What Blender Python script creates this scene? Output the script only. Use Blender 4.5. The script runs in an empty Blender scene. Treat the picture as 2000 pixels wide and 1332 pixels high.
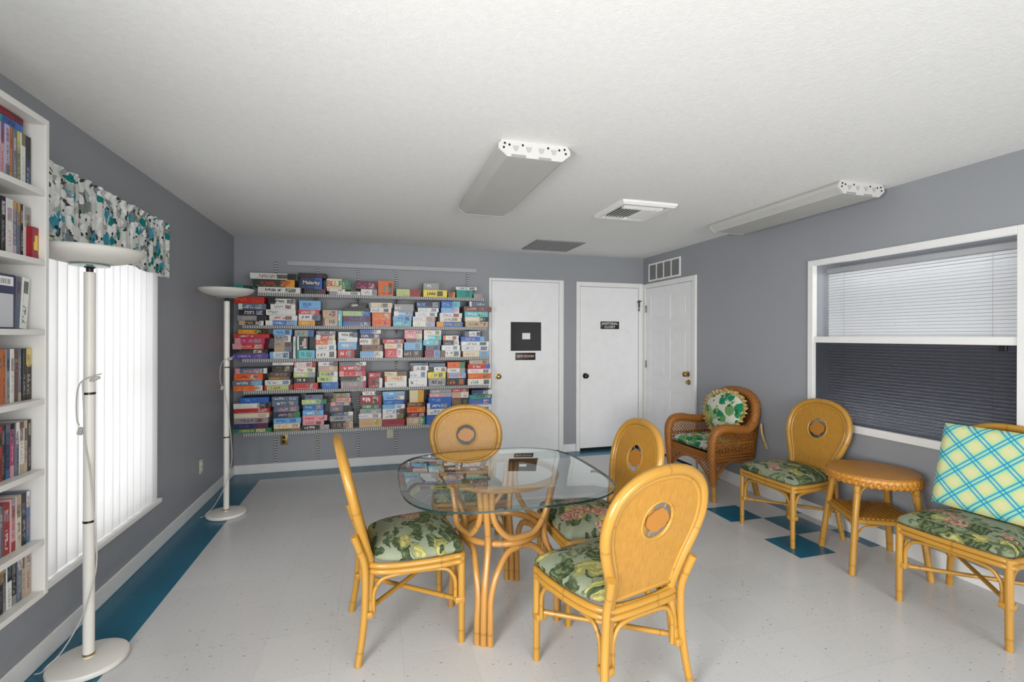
import bpy, bmesh, math, random
from mathutils import Vector, Matrix
random.seed(7)
D = bpy.data
SC = bpy.context.scene
COL = SC.collection
PI = math.pi

# ------------------------------------------------------------------ room numbers (metres)
XL, XR, YB, YF, H = -1.399, 3.340, 5.468, -2.6, 2.44
CAM_Z, FPX, YAW, CY, ROLL = 1.427, 928.65, 0.27893, 657.0, 0.00277
cs, sn = math.cos(YAW), math.sin(YAW)

def sr(c):
    """sRGB 0-255 to linear"""
    return tuple(((v/255)/12.92 if v/255 <= .04045 else ((v/255+.055)/1.055)**2.4) for v in c)

# ------------------------------------------------------------------ object helpers
def link(o, parent=None):
    COL.objects.link(o)
    if parent is not None:
        o.parent = parent
    return o

def empty(name, loc=(0, 0, 0), rz=0.0):
    o = D.objects.new(name, None)
    o.location = loc
    o.rotation_euler = (0, 0, rz)
    o.empty_display_size = .1
    return link(o)

def tag(o, label=None, cat=None, group=None, kind=None):
    if label: o['label'] = label
    if cat: o['category'] = cat
    if group: o['group'] = group
    if kind: o['kind'] = kind
    return o

def copy_tree(o, parent=None):
    c = o.copy()
    COL.objects.link(c)
    c.parent = parent
    for ch in list(o.children):
        copy_tree(ch, c)
    return c

class MB:
    def __init__(s):
        s.bm = bmesh.new()
        s.uv = s.bm.loops.layers.uv.new('UVMap')
        s.mi = 0
    def face(s, vs, uvs=None, mi=None):
        try:
            f = s.bm.faces.new(vs)
        except ValueError:
            return None
        f.material_index = s.mi if mi is None else mi
        if uvs:
            for l, u in zip(f.loops, uvs): l[s.uv].uv = u
        return f
    def box(s, x0, y0, z0, x1, y1, z1, b=0.0, seg=2):
        m = Matrix.Translation(((x0+x1)/2, (y0+y1)/2, (z0+z1)/2)) @ Matrix.Diagonal((abs(x1-x0), abs(y1-y0), abs(z1-z0), 1))
        r = bmesh.ops.create_cube(s.bm, size=1, matrix=m)
        vs = r['verts']
        fs = set(f for v in vs for f in v.link_faces)
        for f in fs: f.material_index = s.mi
        if b > 0:
            es = list(set(e for v in vs for e in v.link_edges))
            r2 = bmesh.ops.bevel(s.bm, geom=es, offset=b, segments=seg, affect='EDGES', profile=.5)
            for f in r2['faces']: f.material_index = s.mi
        return s
    def obox(s, M, sx, sy, sz, b=0.0):
        """box of size sx,sy,sz centred at M"""
        r = bmesh.ops.create_cube(s.bm, size=1, matrix=M @ Matrix.Diagonal((sx, sy, sz, 1)))
        vs = r['verts']
        for f in set(f for v in vs for f in v.link_faces): f.material_index = s.mi
        if b > 0:
            es = list(set(e for v in vs for e in v.link_edges))
            bmesh.ops.bevel(s.bm, geom=es, offset=b, segments=2, affect='EDGES', profile=.5)
        return s
    def tube(s, pts, r, seg=10, closed=False, flat=1.0, cap=True, up=None):
        """round tube along pts; r number or list; flat squashes one axis"""
        P = [Vector(p) for p in pts]
        n = len(P)
        rs = r if isinstance(r, (list, tuple)) else [r]*n
        T = []
        for i in range(n):
            a = P[(i-1) % n] if (closed or i > 0) else P[i]
            b = P[(i+1) % n] if (closed or i < n-1) else P[i]
            t = (b-a)
            T.append(t.normalized() if t.length > 1e-9 else Vector((0, 0, 1)))
        ref = Vector(up) if up else (Vector((0, 0, 1)) if abs(T[0].z) < .9 else Vector((1, 0, 0)))
        u = (ref - T[0]*ref.dot(T[0])).normalized()
        rings, L = [], 0.0
        lens = []
        for i in range(n):
            if i: L += (P[i]-P[i-1]).length
            lens.append(L)
            if up:
                u2 = Vector(up) - T[i]*Vector(up).dot(T[i])
                if u2.length > .05: u = u2.normalized()
            else:
                u2 = u - T[i]*u.dot(T[i])
                if u2.length > 1e-6: u = u2.normalized()
            v = T[i].cross(u)
            rings.append([s.bm.verts.new(P[i] + u*(math.cos(2*PI*k/seg)*rs[i]) + v*(math.sin(2*PI*k/seg)*rs[i]*flat)) for k in range(seg)])
        m = n if closed else n-1
        off = 0
        if closed:   # best twist match
            best = min(range(seg), key=lambda o: (rings[0][o].co-rings[-1][0].co).length)
            off = best
        for i in range(m):
            A = rings[i]; B = rings[(i+1) % n]
            o = off if (closed and i == n-1) else 0
            l0 = lens[i]; l1 = lens[i+1] if i+1 < n else L+.02
            for k in range(seg):
                k2 = (k+1) % seg
                s.face([A[k], A[k2], B[(k2+o) % seg], B[(k+o) % seg]], [(k/seg, l0), ((k+1)/seg, l0), ((k+1)/seg, l1), (k/seg, l1)])
        if cap and not closed:
            s.face(list(reversed(rings[0]))); s.face(rings[-1])
        return s
    def lathe(s, prof, c=(0, 0, 0), seg=40, axis='Z'):
        """prof list of (r,h); around Z at c (or axis X / Y)"""
        c = Vector(c)
        def pt(r, h, a):
            x, y = r*math.cos(a), r*math.sin(a)
            if axis == 'Z': return c+Vector((x, y, h))
            if axis == 'Y': return c+Vector((x, h, y))
            return c+Vector((h, x, y))
        rings = []
        for r, h in prof:
            if r < 1e-6: rings.append([s.bm.verts.new(pt(0, h, 0))])
            else: rings.append([s.bm.verts.new(pt(r, h, 2*PI*k/seg)) for k in range(seg)])
        for A, B in zip(rings, rings[1:]):
            for k in range(seg):
                k2 = (k+1) % seg
                if len(A) == 1 and len(B) == 1: continue
                if len(A) == 1: s.face([A[0], B[k2], B[k]])
                elif len(B) == 1: s.face([A[k], A[k2], B[0]])
                else: s.face([A[k], A[k2], B[k2], B[k]])
        return s
    def prism(s, loop, vec, caps=True):
        """extrude a polygon loop (3d points) by vec"""
        a = [s.bm.verts.new(Vector(p)) for p in loop]
        b = [s.bm.verts.new(Vector(p)+Vector(vec)) for p in loop]
        n = len(a)
        for i in range(n):
            j = (i+1) % n
            s.face([a[i], a[j], b[j], b[i]])
        if caps:
            s.face(list(reversed(a))); s.face(b)
        return s
    def grid(s, f, nu, nv, closed_u=False, uvf=None):
        V = [[s.bm.verts.new(Vector(f(i/nu, j/nv))) for j in range(nv+1)] for i in range(nu if closed_u else nu+1)]
        for i in range(nu):
            i2 = (i+1) % len(V)
            for j in range(nv):
                s.face([V[i][j], V[i2][j], V[i2][j+1], V[i][j+1]], [(i/nu, j/nv), ((i+1)/nu, j/nv), ((i+1)/nu, (j+1)/nv), (i/nu, (j+1)/nv)])
        return V
    def build(s, name, mat, parent=None, smooth=35, loc=None):
        bmesh.ops.recalc_face_normals(s.bm, faces=s.bm.faces)
        me = D.meshes.new(name)
        s.bm.to_mesh(me); s.bm.free()
        for m in (mat if isinstance(mat, (list, tuple)) else [mat]): me.materials.append(m)
        o = D.objects.new(name, me)
        if loc: o.location = loc
        link(o, parent)
        if smooth:
            me.polygons.foreach_set('use_smooth', [True]*len(me.polygons))
            me.set_sharp_from_angle(angle=math.radians(smooth))
        return o

def spline(pts, n=8, closed=False):
    """Catmull-Rom through pts"""
    P = [Vector(p) for p in pts]; out = []
    N = len(P)
    rng = range(N) if closed else range(N-1)
    for i in rng:
        p0 = P[(i-1) % N] if (closed or i > 0) else P[i]*2-P[i+1]
        p1 = P[i]; p2 = P[(i+1) % N]
        p3 = P[(i+2) % N] if (closed or i+2 < N) else p2*2-p1
        for k in range(n):
            t = k/n
            out.append(.5*((2*p1)+(p2-p0)*t+(2*p0-5*p1+4*p2-p3)*t*t+(3*p1-p0-3*p2+p3)*t**3))
    if not closed: out.append(P[-1])
    return out

# ------------------------------------------------------------------ material helpers
class NT:
    def __init__(s, name):
        s.m = D.materials.new(name); s.m.use_nodes = True
        s.t = s.m.node_tree; s.t.nodes.clear()
        s.out = s.t.nodes.new('ShaderNodeOutputMaterial')
        s.p = s.n('ShaderNodeBsdfPrincipled')
        s.l(s.p.outputs[0], s.out.inputs[0])
    def n(s, ty, **kw):
        nd = s.t.nodes.new(ty)
        for k, v in kw.items():
            if hasattr(nd, k): setattr(nd, k, v)
            else: nd.inputs[k.replace('_', ' ')].default_value = v
        return nd
    def l(s, a, b): s.t.links.new(a, b)
    def set(s, **kw):
        for k, v in kw.items():
            k = k.replace('_', ' ')
            i = s.p.inputs[k]
            if hasattr(v, 'is_linked') or hasattr(v, 'links'): s.l(v, i)
            else:
                if k in ('Base Color', 'Emission Color') and len(v) == 3: v = (*v, 1)
                i.default_value = v
        return s
    def math(s, op, a, b=None, c=None, clamp=False):
        nd = s.t.nodes.new('ShaderNodeMath'); nd.operation = op; nd.use_clamp = clamp
        for i, v in enumerate((a, b, c)):
            if v is None: continue
            if hasattr(v, 'links'): s.l(v, nd.inputs[i])
            else: nd.inputs[i].default_value = v
        return nd.outputs[0]
    def mix(s, fac, a, b, blend='MIX'):
        nd = s.t.nodes.new('ShaderNodeMix'); nd.data_type = 'RGBA'; nd.blend_type = blend
        for i, v in ((0, fac), (6, a), (7, b)):
            if hasattr(v, 'links'): s.l(v, nd.inputs[i])
            else: nd.inputs[i].default_value = v if i == 0 else ((*v, 1) if len(v) == 3 else v)
        return nd.outputs[2]
    def ramp(s, fac, stops, interp='LINEAR'):
        nd = s.t.nodes.new('ShaderNodeValToRGB'); cr = nd.color_ramp; cr.interpolation = interp
        while len(cr.elements) < len(stops): cr.elements.new(.5)
        for e, (p, c) in zip(cr.elements, stops):
            e.position = p; e.color = (*c, 1) if len(c) == 3 else c
        if hasattr(fac, 'links'): s.l(fac, nd.inputs[0])
        return nd.outputs[0]
    def obj(s): return s.n('ShaderNodeTexCoord').outputs['Object']
    def uvc(s): return s.n('ShaderNodeTexCoord').outputs['UV']
    def mapping(s, vec, scale=(1, 1, 1), rot=(0, 0, 0), loc=(0, 0, 0)):
        nd = s.n('ShaderNodeMapping'); s.l(vec, nd.inputs[0])
        nd.inputs['Scale'].default_value = scale; nd.inputs['Rotation'].default_value = rot; nd.inputs['Location'].default_value = loc
        return nd.outputs[0]
    def noise(s, vec, scale, detail=3, rough=.5, dist=0, col=False):
        nd = s.n('ShaderNodeTexNoise'); s.l(vec, nd.inputs['Vector'])
        nd.inputs['Scale'].default_value = scale; nd.inputs['Detail'].default_value = detail
        nd.inputs['Roughness'].default_value = rough; nd.inputs['Distortion'].default_value = dist
        return nd.outputs['Color' if col else 'Fac']
    def voro(s, vec, scale, feature='F1', metric='EUCLIDEAN', rnd=1.0):
        nd = s.n('ShaderNodeTexVoronoi'); nd.feature = feature
        if feature != 'DISTANCE_TO_EDGE': nd.distance = metric
        s.l(vec, nd.inputs['Vector']); nd.inputs['Scale'].default_value = scale; nd.inputs['Randomness'].default_value = rnd
        return nd
    def bump(s, h, strength=.3, dist=.01):
        nd = s.n('ShaderNodeBump'); s.l(h, nd.inputs['Height'])
        nd.inputs['Strength'].default_value = strength; nd.inputs['Distance'].default_value = dist
        s.l(nd.outputs[0], s.p.inputs['Normal']); return s
    def sep(s, v):
        nd = s.n('ShaderNodeSeparateXYZ'); s.l(v, nd.inputs[0]); return nd.outputs
    def comb(s, x, y, z=0.0):
        nd = s.n('ShaderNodeCombineXYZ')
        for i, v in enumerate((x, y, z)):
            if hasattr(v, 'links'): s.l(v, nd.inputs[i])
            else: nd.inputs[i].default_value = v
        return nd.outputs[0]

def plain(name, rgb, rough=.5, metal=0.0, spec=.5, **kw):
    t = NT(name); t.set(Base_Color=sr(rgb), Roughness=rough, Metallic=metal, Specular_IOR_Level=spec, **kw)
    v = t.noise(t.obj(), 9, 3)
    t.set(Base_Color=t.mix(v, tuple(c*.94 for c in sr(rgb)), tuple(min(1, c*1.05) for c in sr(rgb))))
    return t.m
M = {}
def wall_mat(name, rgb):
    t = NT(name); o = t.obj()
    c = t.mix(t.noise(o, 1.3, 3), tuple(v*.94 for v in sr(rgb)), tuple(v*1.05 for v in sr(rgb)))
    t.set(Base_Color=c, Roughness=.42, Specular_IOR_Level=.35)
    t.bump(t.noise(o, 130, 4), .10, .004); return t.m
M['wall'] = wall_mat('grey_wall_paint', (152, 155, 160))
def ceil_mat():
    t = NT('textured_white_ceiling'); o = t.obj()
    c = t.mix(t.noise(o, 40, 4), sr((234, 234, 232)), sr((246, 246, 244)))
    t.set(Base_Color=c, Roughness=.95, Specular_IOR_Level=.1)
    h = t.math('ADD', t.noise(o, 120, 5, .65), t.math('MULTIPLY', t.noise(o, 45, 3), .6))
    t.bump(h, .28, .006); return t.m
M['ceil'] = ceil_mat()
def floor_mat(name, a, b, speck, rough=.24):
    t = NT(name); o = t.obj()
    # per-tile tone, seams and dark flecks
    br = t.n('ShaderNodeTexBrick'); br.offset = 0.0; br.squash = 1.0
    t.l(t.mapping(o, loc=(.185, .274, 0)), br.inputs['Vector'])
    br.inputs['Scale'].default_value = 1; br.inputs['Brick Width'].default_value = .305; br.inputs['Row Height'].default_value = .305
    br.inputs['Mortar Size'].default_value = .0011; br.inputs['Mortar Smooth'].default_value = .2
    br.inputs['Color1'].default_value = (*sr(a), 1); br.inputs['Color2'].default_value = (*sr(b), 1)
    br.inputs['Mortar'].default_value = (*[v*.80 for v in sr(a)], 1)
    n2 = t.noise(o, 3, 3); c = br.outputs[0]
    wob = t.noise(o, 90, 3, .6)
    def specks(scale, rot, loc, size, prob, rgb, amt):
        v = t.voro(t.mapping(o, scale=(1, 2.6, 1), rot=(0, 0, rot), loc=loc), scale)
        d = t.math('ADD', v.outputs['Distance'], t.math('MULTIPLY', t.math('SUBTRACT', wob, .5), .20))
        k = t.math('MULTIPLY', t.math('LESS_THAN', d, size), t.math('LESS_THAN', t.sep(v.outputs['Color'])[0], prob))
        return t.math('MULTIPLY', k, amt), sr(rgb)
    for a_ in ((13, .5, (0, 0, 0), .085, .55, speck, .8), (15, -.9, (.5, .4, 0), .10, .55, speck, .5), (26, -.7, (.3, .2, 0), .13, .55, speck, .34), (40, 1.2, (.6, .1, 0), .16, .4, tuple(min(255, x+22) for x in a), .5), (46, .2, (.1, .8, 0), .17, .35, tuple(x*.80 for x in a), .6)):
        k, cc = specks(*a_); c = t.mix(k, c, cc)
    c = t.mix(t.math('MULTIPLY', n2, .25), c, tuple(v*.86 for v in sr(a)))
    t.set(Base_Color=c, Roughness=rough, Specular_IOR_Level=.5)
    return t.m
M['tile'] = floor_mat('speckled_vinyl_tile', (207, 207, 206), (202, 202, 201), (100, 100, 101))
M['teal'] = floor_mat('teal_vinyl_tile', (16, 104, 132), (14, 98, 126), (10, 70, 92))
M['white'] = plain('white_trim_paint', (236, 236, 234), .35)
M['door'] = plain('white_door_paint', (238, 239, 239), .38)
M['shelfwhite'] = plain('white_melamine', (222, 221, 216), .4)
M['lampwhite'] = plain('white_enamel', (226, 223, 216), .35)
M['black'] = plain('black_plastic', (24, 23, 25), .4)
M['gapshade'] = plain('gap_shade_paint', (14, 14, 16), .8)  # near-black colour standing in for shade in gaps and recesses
M['brass'] = plain('worn_brass', (168, 146, 92), .3, 1.0)
M['bronze'] = plain('dark_bronze', (70, 62, 54), .35, 1.0)
M['steel'] = plain('steel', (150, 150, 150), .35, 1.0)
M['greymetal'] = plain('grey_enamel_metal', (176, 178, 180), .45)
M['ivory'] = plain('ivory_plastic', (216, 210, 188), .4)
M['gold'] = plain('brass_cover_plate', (150, 126, 62), .4, .6)
M['paper'] = plain('white_paper', (236, 236, 236), .8)
M['ink'] = plain('white_lettering', (232, 230, 226), .6)
M['inkpink'] = plain('pale_lettering', (226, 196, 176), .6)
M['cord'] = plain('grey_white_cord', (190, 186, 180), .5)
M['lens'] = plain('prismatic_lens', (192, 192, 188), .5)
M['grille'] = plain('grey_grille_paint', (150, 151, 150), .6)

def perf_mat(axis, rgb, period, duty=.5, name='perforated', dark=(110, 110, 110)):
    t = NT(name); x = t.sep(t.obj())[axis]
    f = t.math('FRACT', t.math('MULTIPLY', x, 1/period))
    k = t.math('LESS_THAN', f, duty)
    t.set(Base_Color=t.mix(k, sr(rgb), sr(dark)), Roughness=.5); return t.m
M['lip'] = perf_mat(0, (196, 196, 194), .0205, .58, 'perforated_shelf_lip')
M['slot'] = perf_mat(2, (198, 198, 196), .027, .58, 'slotted_standard')

# rattan: golden lacquered cane, UV v runs along the pole (metres)
def rattan(name, light, dark, knots=True, rough=.3):
    t = NT(name); uv = t.uvc(); o = t.obj()
    st = t.noise(t.mapping(uv, scale=(9, 3.0, 1)), 2.2, 4, .6)
    big = t.noise(o, 5, 3)
    c = t.mix(st, sr(dark), sr(light))
    c = t.mix(t.math('MULTIPLY', big, .5), c, tuple(v*.72 for v in sr(light)))
    if knots:
        v = t.sep(uv)[1]
        f = t.math('FRACT', t.math('ADD', t.math('MULTIPLY', v, 2.3), .37))
        k = t.math('LESS_THAN', t.math('ABSOLUTE', t.math('SUBTRACT', f, .5)), .012)
        c = t.mix(t.math('MULTIPLY', k, .35), c, tuple(x*.5 for x in sr(dark)))
    t.set(Base_Color=c, Roughness=rough, Specular_IOR_Level=.5, Coat_Weight=.25, Coat_Roughness=.2)
    t.bump(st, .15, .002); return t.m
M['rattan'] = rattan('honey_rattan', (200, 152, 62), (160, 110, 34))
M['rattantable'] = rattan('amber_rattan', (198, 148, 76), (154, 104, 46))
M['legtip'] = plain('rattan_dark_end', (120, 84, 44), .5)
def panel_mat(name, light, dark):
    t = NT(name); o = t.obj()
    st = t.noise(t.mapping(o, scale=(48, 48, .7)), 2.0, 5, .75)
    sepx = t.sep(o)[0]
    slat = t.math('FRACT', t.math('MULTIPLY', sepx, 1/.011))
    ln = t.math('LESS_THAN', slat, .10)
    c = t.mix(st, sr(dark), sr(light))
    c = t.mix(t.math('MULTIPLY', ln, .5), c, tuple(v*.55 for v in sr(dark)))
    t.set(Base_Color=c, Roughness=.32, Coat_Weight=.25, Coat_Roughness=.2)
    t.bump(slat, .05, .001); return t.m
M['panel'] = panel_mat('split_rattan_panel', (206, 154, 60), (144, 94, 22))
def wicker(name, light, dark, sx=90, sy=45):
    t = NT(name); o = t.obj()
    w1 = t.n('ShaderNodeTexWave'); w1.wave_type = 'BANDS'; w1.bands_direction = 'Z'
    t.l(o, w1.inputs['Vector']); w1.inputs['Scale'].default_value = sx*.3; w1.inputs['Distortion'].default_value = 1.2
    w2 = t.n('ShaderNodeTexWave'); w2.wave_type = 'BANDS'; w2.bands_direction = 'DIAGONAL'
    t.l(o, w2.inputs['Vector']); w2.inputs['Scale'].default_value = sy*.4; w2.inputs['Distortion'].default_value = 2
    h = t.math('MULTIPLY', w1.outputs['Fac'], w2.outputs['Fac'])
    c = t.mix(t.math('POWER', h, .6), sr(dark), sr(light))
    c = t.mix(t.math('MULTIPLY', t.noise(o, 8, 3), .5), c, sr(dark))
    t.set(Base_Color=c, Roughness=.42); t.bump(h, .5, .004); return t.m
M['wicker'] = wicker('woven_wicker', (206, 140, 62), (138, 80, 26))
M['wickertop'] = wicker('woven_golden_rattan', (218, 156, 62), (164, 104, 28))

def round_weave():
    t = NT('round_woven_top'); s = t.sep(t.obj()); x, y = s[0], s[1]
    r = t.math('SQRT', t.math('ADD', t.math('MULTIPLY', x, x), t.math('MULTIPLY', y, y)))
    a = t.math('ARCTAN2', y, x)
    rr = t.math('MULTIPLY', r, 1/.011); row = t.math('FLOOR', rr); fr = t.math('FRACT', rr)
    fa = t.math('FRACT', t.math('ADD', t.math('MULTIPLY', a, 44/(2*PI)), t.math('MULTIPLY', row, .5)))
    h1 = t.math('SINE', t.math('MULTIPLY', fr, PI)); h2 = t.math('SINE', t.math('MULTIPLY', fa, PI))
    h = t.math('MULTIPLY', h1, t.math('ADD', .35, t.math('MULTIPLY', h2, .65)))
    n = t.noise(t.obj(), 14, 3)
    c = t.mix(t.math('POWER', h, .7), sr((132, 80, 20)), sr((212, 152, 62)))
    c = t.mix(t.math('MULTIPLY', n, .45), c, sr((160, 100, 30)))
    t.set(Base_Color=c, Roughness=.4); t.bump(h, .5, .004); return t.m
M['roundtop'] = round_weave()

# fabrics -----------------------------------------------------------------
def tropical():
    """sage cotton with big leaves and coral blossom"""
    t = NT('sage_tropical_print'); o = t.obj()
    rnd = t.n('ShaderNodeObjectInfo').outputs['Random']
    off = t.comb(t.math('MULTIPLY', rnd, 17.0), t.math('MULTIPLY', rnd, 9.0), 0.0)
    add = t.n('ShaderNodeVectorMath'); add.operation = 'ADD'; t.l(o, add.inputs[0]); t.l(off, add.inputs[1])
    p = add.outputs[0]
    nz = t.noise(p, 7, 3, .5, 0, True)
    mx = t.n('ShaderNodeVectorMath'); mx.operation = 'MULTIPLY_ADD'; t.l(nz, mx.inputs[0]); mx.inputs[1].default_value = (.15, .15, .15); t.l(p, mx.inputs[2])
    q = mx.outputs[0]
    base = t.mix(t.noise(p, 9, 4), sr((112, 122, 98)), sr((150, 156, 134)))
    fine = t.noise(q, 38, 4, .6)
    def leafset(scale, rot, loc, sc, dist, prob, dark, lite, vein):
        v = t.voro(t.mapping(q, scale=sc, rot=(0, 0, rot), loc=loc), scale)
        rc = t.sep(v.outputs['Color'])
        d = t.math('ADD', v.outputs['Distance'], t.math('MULTIPLY', t.math('SUBTRACT', fine, .5), .18))
        k = t.math('MULTIPLY', t.math('LESS_THAN', d, dist), t.math('LESS_THAN', rc[0], prob))
        w = t.n('ShaderNodeTexWave'); w.wave_type = 'BANDS'; w.bands_direction = 'DIAGONAL'
        t.l(t.mapping(q, rot=(0, 0, rot)), w.inputs['Vector']); w.inputs['Scale'].default_value = vein
        w.inputs['Distortion'].default_value = 7; w.inputs['Detail'].default_value = 2; w.inputs['Detail Scale'].default_value = 2
        f = t.math('MULTIPLY', w.outputs['Fac'], t.math('ADD', .45, fine))
        cc = t.mix(f, sr(dark), sr(lite))
        eg = t.math('MULTIPLY', t.math('GREATER_THAN', d, dist-.07), .6)
        return k, t.mix(eg, cc, tuple(x*.6 for x in sr(dark)))
    c = base
    for a in ((9.5, .9, (.2, .1, 0), (1, 1.8, 1), .54, .75, (86, 98, 72), (132, 142, 110), 9),
              (6.8, .7, (0, 0, 0), (1, 1.6, 1), .54, .55, (54, 68, 46), (106, 118, 80), 14),
              (8.0, -.5, (.61, .33, 0), (1, 1.5, 1), .48, .34, (140, 138, 78), (178, 174, 112), 12),
              (8.5, -.8, (.3, .7, 0), (1, 3.2, 1), .36, .60, (58, 74, 52), (88, 102, 72), 10)):
        k, cc = leafset(*a); c = t.mix(k, c, cc)
    fl = t.voro(t.mapping(p, loc=(.13, .05, 0)), 6.2)
    fd = t.math('ADD', fl.outputs['Distance'], t.math('MULTIPLY', t.math('SUBTRACT', t.noise(p, 55, 3), .5), .75))
    fm = t.math('MULTIPLY', t.math('LESS_THAN', fd, .34), t.math('LESS_THAN', t.sep(fl.outputs['Color'])[2], .5))
    fc = t.mix(t.ramp(t.noise(p, 75, 2), [(.44, (0, 0, 0)), (.52, (1, 1, 1))]), sr((194, 164, 142)), sr((150, 92, 80)))
    c = t.mix(fm, c, fc)
    t.set(Base_Color=c, Roughness=.85, Specular_IOR_Level=.2); t.bump(t.noise(o, 500, 2), .1, .001); return t.m
M['tropical'] = tropical()
def floral(name, base, cols, scale, thr=.34):
    t = NT(name); o = t.obj()
    nz = t.noise(o, scale*1.3, 3, .5, 0, True)
    mx = t.n('ShaderNodeVectorMath'); mx.operation = 'MULTIPLY_ADD'; t.l(nz, mx.inputs[0]); mx.inputs[1].default_value = (.5/scale,)*3; t.l(o, mx.inputs[2])
    q = mx.outputs[0]; c = t.mix(t.noise(o, scale*2, 3), tuple(v*.82 for v in sr(base)), sr(base))
    for i, (rgb, sc, th, pr) in enumerate(cols):
        v = t.voro(t.mapping(q, loc=(i*.37, i*.61, i*.23), rot=(.3*i, .2*i, .5*i)), scale*sc)
        d = t.math('ADD', v.outputs['Distance'], t.math('MULTIPLY', t.math('SUBTRACT', t.noise(q, scale*5, 3), .5), .5))
        k = t.math('MULTIPLY', t.math('LESS_THAN', d, th), t.math('LESS_THAN', t.sep(v.outputs['Color'])[0], pr))
        cc = t.mix(t.noise(q, scale*6, 2), tuple(x*.6 for x in sr(rgb)), tuple(min(1, x*1.25) for x in sr(rgb)))
        c = t.mix(k, c, cc)
    t.set(Base_Color=c, Roughness=.9, Specular_IOR_Level=.15); return t.m
M['valance'] = floral('teal_floral_valance', (214, 218, 212), [((128, 136, 134), 1.0, .46, .7), ((60, 74, 72), 2.4, .36, .5), ((168, 176, 172), 1.6, .44, .6), ((232, 234, 230), 1.1, .40, .6), ((20, 128, 122), 1.5, .36, .30), ((70, 150, 172), 1.2, .38, .28), ((236, 236, 232), 2.1, .40, .5), ((226, 212, 150), .8, .36, .22), ((44, 56, 54), 3.4, .30, .35)], 9)
M['wickerfab'] = floral('green_yellow_floral', (226, 226, 208), [((150, 186, 130), .9, .52, .75), ((112, 164, 104), 1.1, .46, .55), ((40, 140, 98), 1.2, .44, .4), ((222, 196, 92), 1.0, .42, .25), ((60, 110, 70), 2.2, .36, .4)], 9)
M['ruffle'] = floral('straw_ruffle', (206, 180, 118), [((176, 146, 86), 2, .42, .6), ((226, 206, 150), 2.4, .4, .4)], 9)
def plaid():
    t = NT('lime_blue_plaid'); uv = t.mapping(t.uvc(), scale=(1, 1, 1), rot=(0, 0, .80))
    s = t.sep(uv); c = (*sr((212, 218, 186)), 1)
    def band(x, per, c0, w):
        f = t.math('FRACT', t.math('ADD', t.math('MULTIPLY', x, 1/per), 50.0+c0))
        return t.math('LESS_THAN', t.math('ABSOLUTE', t.math('SUBTRACT', f, .5)), w)
    per = .097
    for ax in (0, 1):
        x = s[ax]
        c = t.mix(t.math('MULTIPLY', band(x, per, .5, .34), .34), c, sr((178, 204, 96)))
    for ax in (0, 1):
        x = s[ax]
        c = t.mix(t.math('MULTIPLY', band(x, per, 0, .20), .8), c, sr((136, 206, 178)))
        c = t.mix(t.math('MULTIPLY', band(x, per, .5, .14), .30), c, sr((226, 208, 176)))
    for ax in (0, 1):
        x = s[ax]
        for off in (-.09, .09):
            c = t.mix(t.math('MULTIPLY', band(x, per, off, .034), .9), c, sr((28, 140, 186)))
    t.set(Base_Color=c, Roughness=.9, Specular_IOR_Level=.15); return t.m
M['plaid'] = plaid()

# glass --------------------------------------------------------------------
def glass(name, rgb=(.86, .95, .93), rough=0.0):
    t = NT(name); t.set(Base_Color=rgb, Roughness=rough, Transmission_Weight=1.0, IOR=1.5)
    t.t.nodes.remove(t.p) if False else None
    return t.m
def table_glass():
    t = NT('clear_table_glass')
    tr = t.n('ShaderNodeBsdfTransparent'); tr.inputs[0].default_value = (.93, .965, .96, 1)
    gl = t.n('ShaderNodeBsdfGlossy'); gl.inputs['Roughness'].default_value = .01; gl.inputs[0].default_value = (.95, 1, .98, 1)
    fr = t.n('ShaderNodeFresnel'); fr.inputs[0].default_value = 1.5
    mx = t.n('ShaderNodeMixShader'); t.l(t.math('MULTIPLY', fr.outputs[0], 1.75, clamp=True), mx.inputs[0]); t.l(tr.outputs[0], mx.inputs[1]); t.l(gl.outputs[0], mx.inputs[2])
    t.l(mx.outputs[0], t.out.inputs[0]); t.t.nodes.remove(t.p); return t.m
M['glass'] = table_glass()
def glass_edge():
    t = NT('green_glass_edge')
    t.set(Base_Color=sr((22, 46, 44)), Roughness=.08, Specular_IOR_Level=.7); return t.m
M['glassedge'] = glass_edge()
def bevel_glass():
    t = NT('bevelled_glass_rim')
    tr = t.n('ShaderNodeBsdfTransparent'); tr.inputs[0].default_value = (.74, .86, .84, 1)
    gl = t.n('ShaderNodeBsdfGlossy'); gl.inputs['Roughness'].default_value = .02
    mx = t.n('ShaderNodeMixShader'); mx.inputs[0].default_value = .2
    t.l(tr.outputs[0], mx.inputs[1]); t.l(gl.outputs[0], mx.inputs[2]); t.l(mx.outputs[0], t.out.inputs[0]); t.t.nodes.remove(t.p); return t.m
M['glassrim'] = bevel_glass()
def pane(name, tint, refl):
    t = NT(name)
    tr = t.n('ShaderNodeBsdfTransparent'); tr.inputs[0].default_value = (*tint, 1)
    gl = t.n('ShaderNodeBsdfGlossy'); gl.inputs['Roughness'].default_value = .03
    mx = t.n('ShaderNodeMixShader'); mx.inputs[0].default_value = refl
    t.l(tr.outputs[0], mx.inputs[1]); t.l(gl.outputs[0], mx.inputs[2]); t.l(mx.outputs[0], t.out.inputs[0]); t.t.nodes.remove(t.p); return t.m
M['pane'] = pane('window_pane', (.99, .99, .995), .03)
M['darkpane'] = pane('dark_door_pane', (.10, .10, .11), .06)
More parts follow.
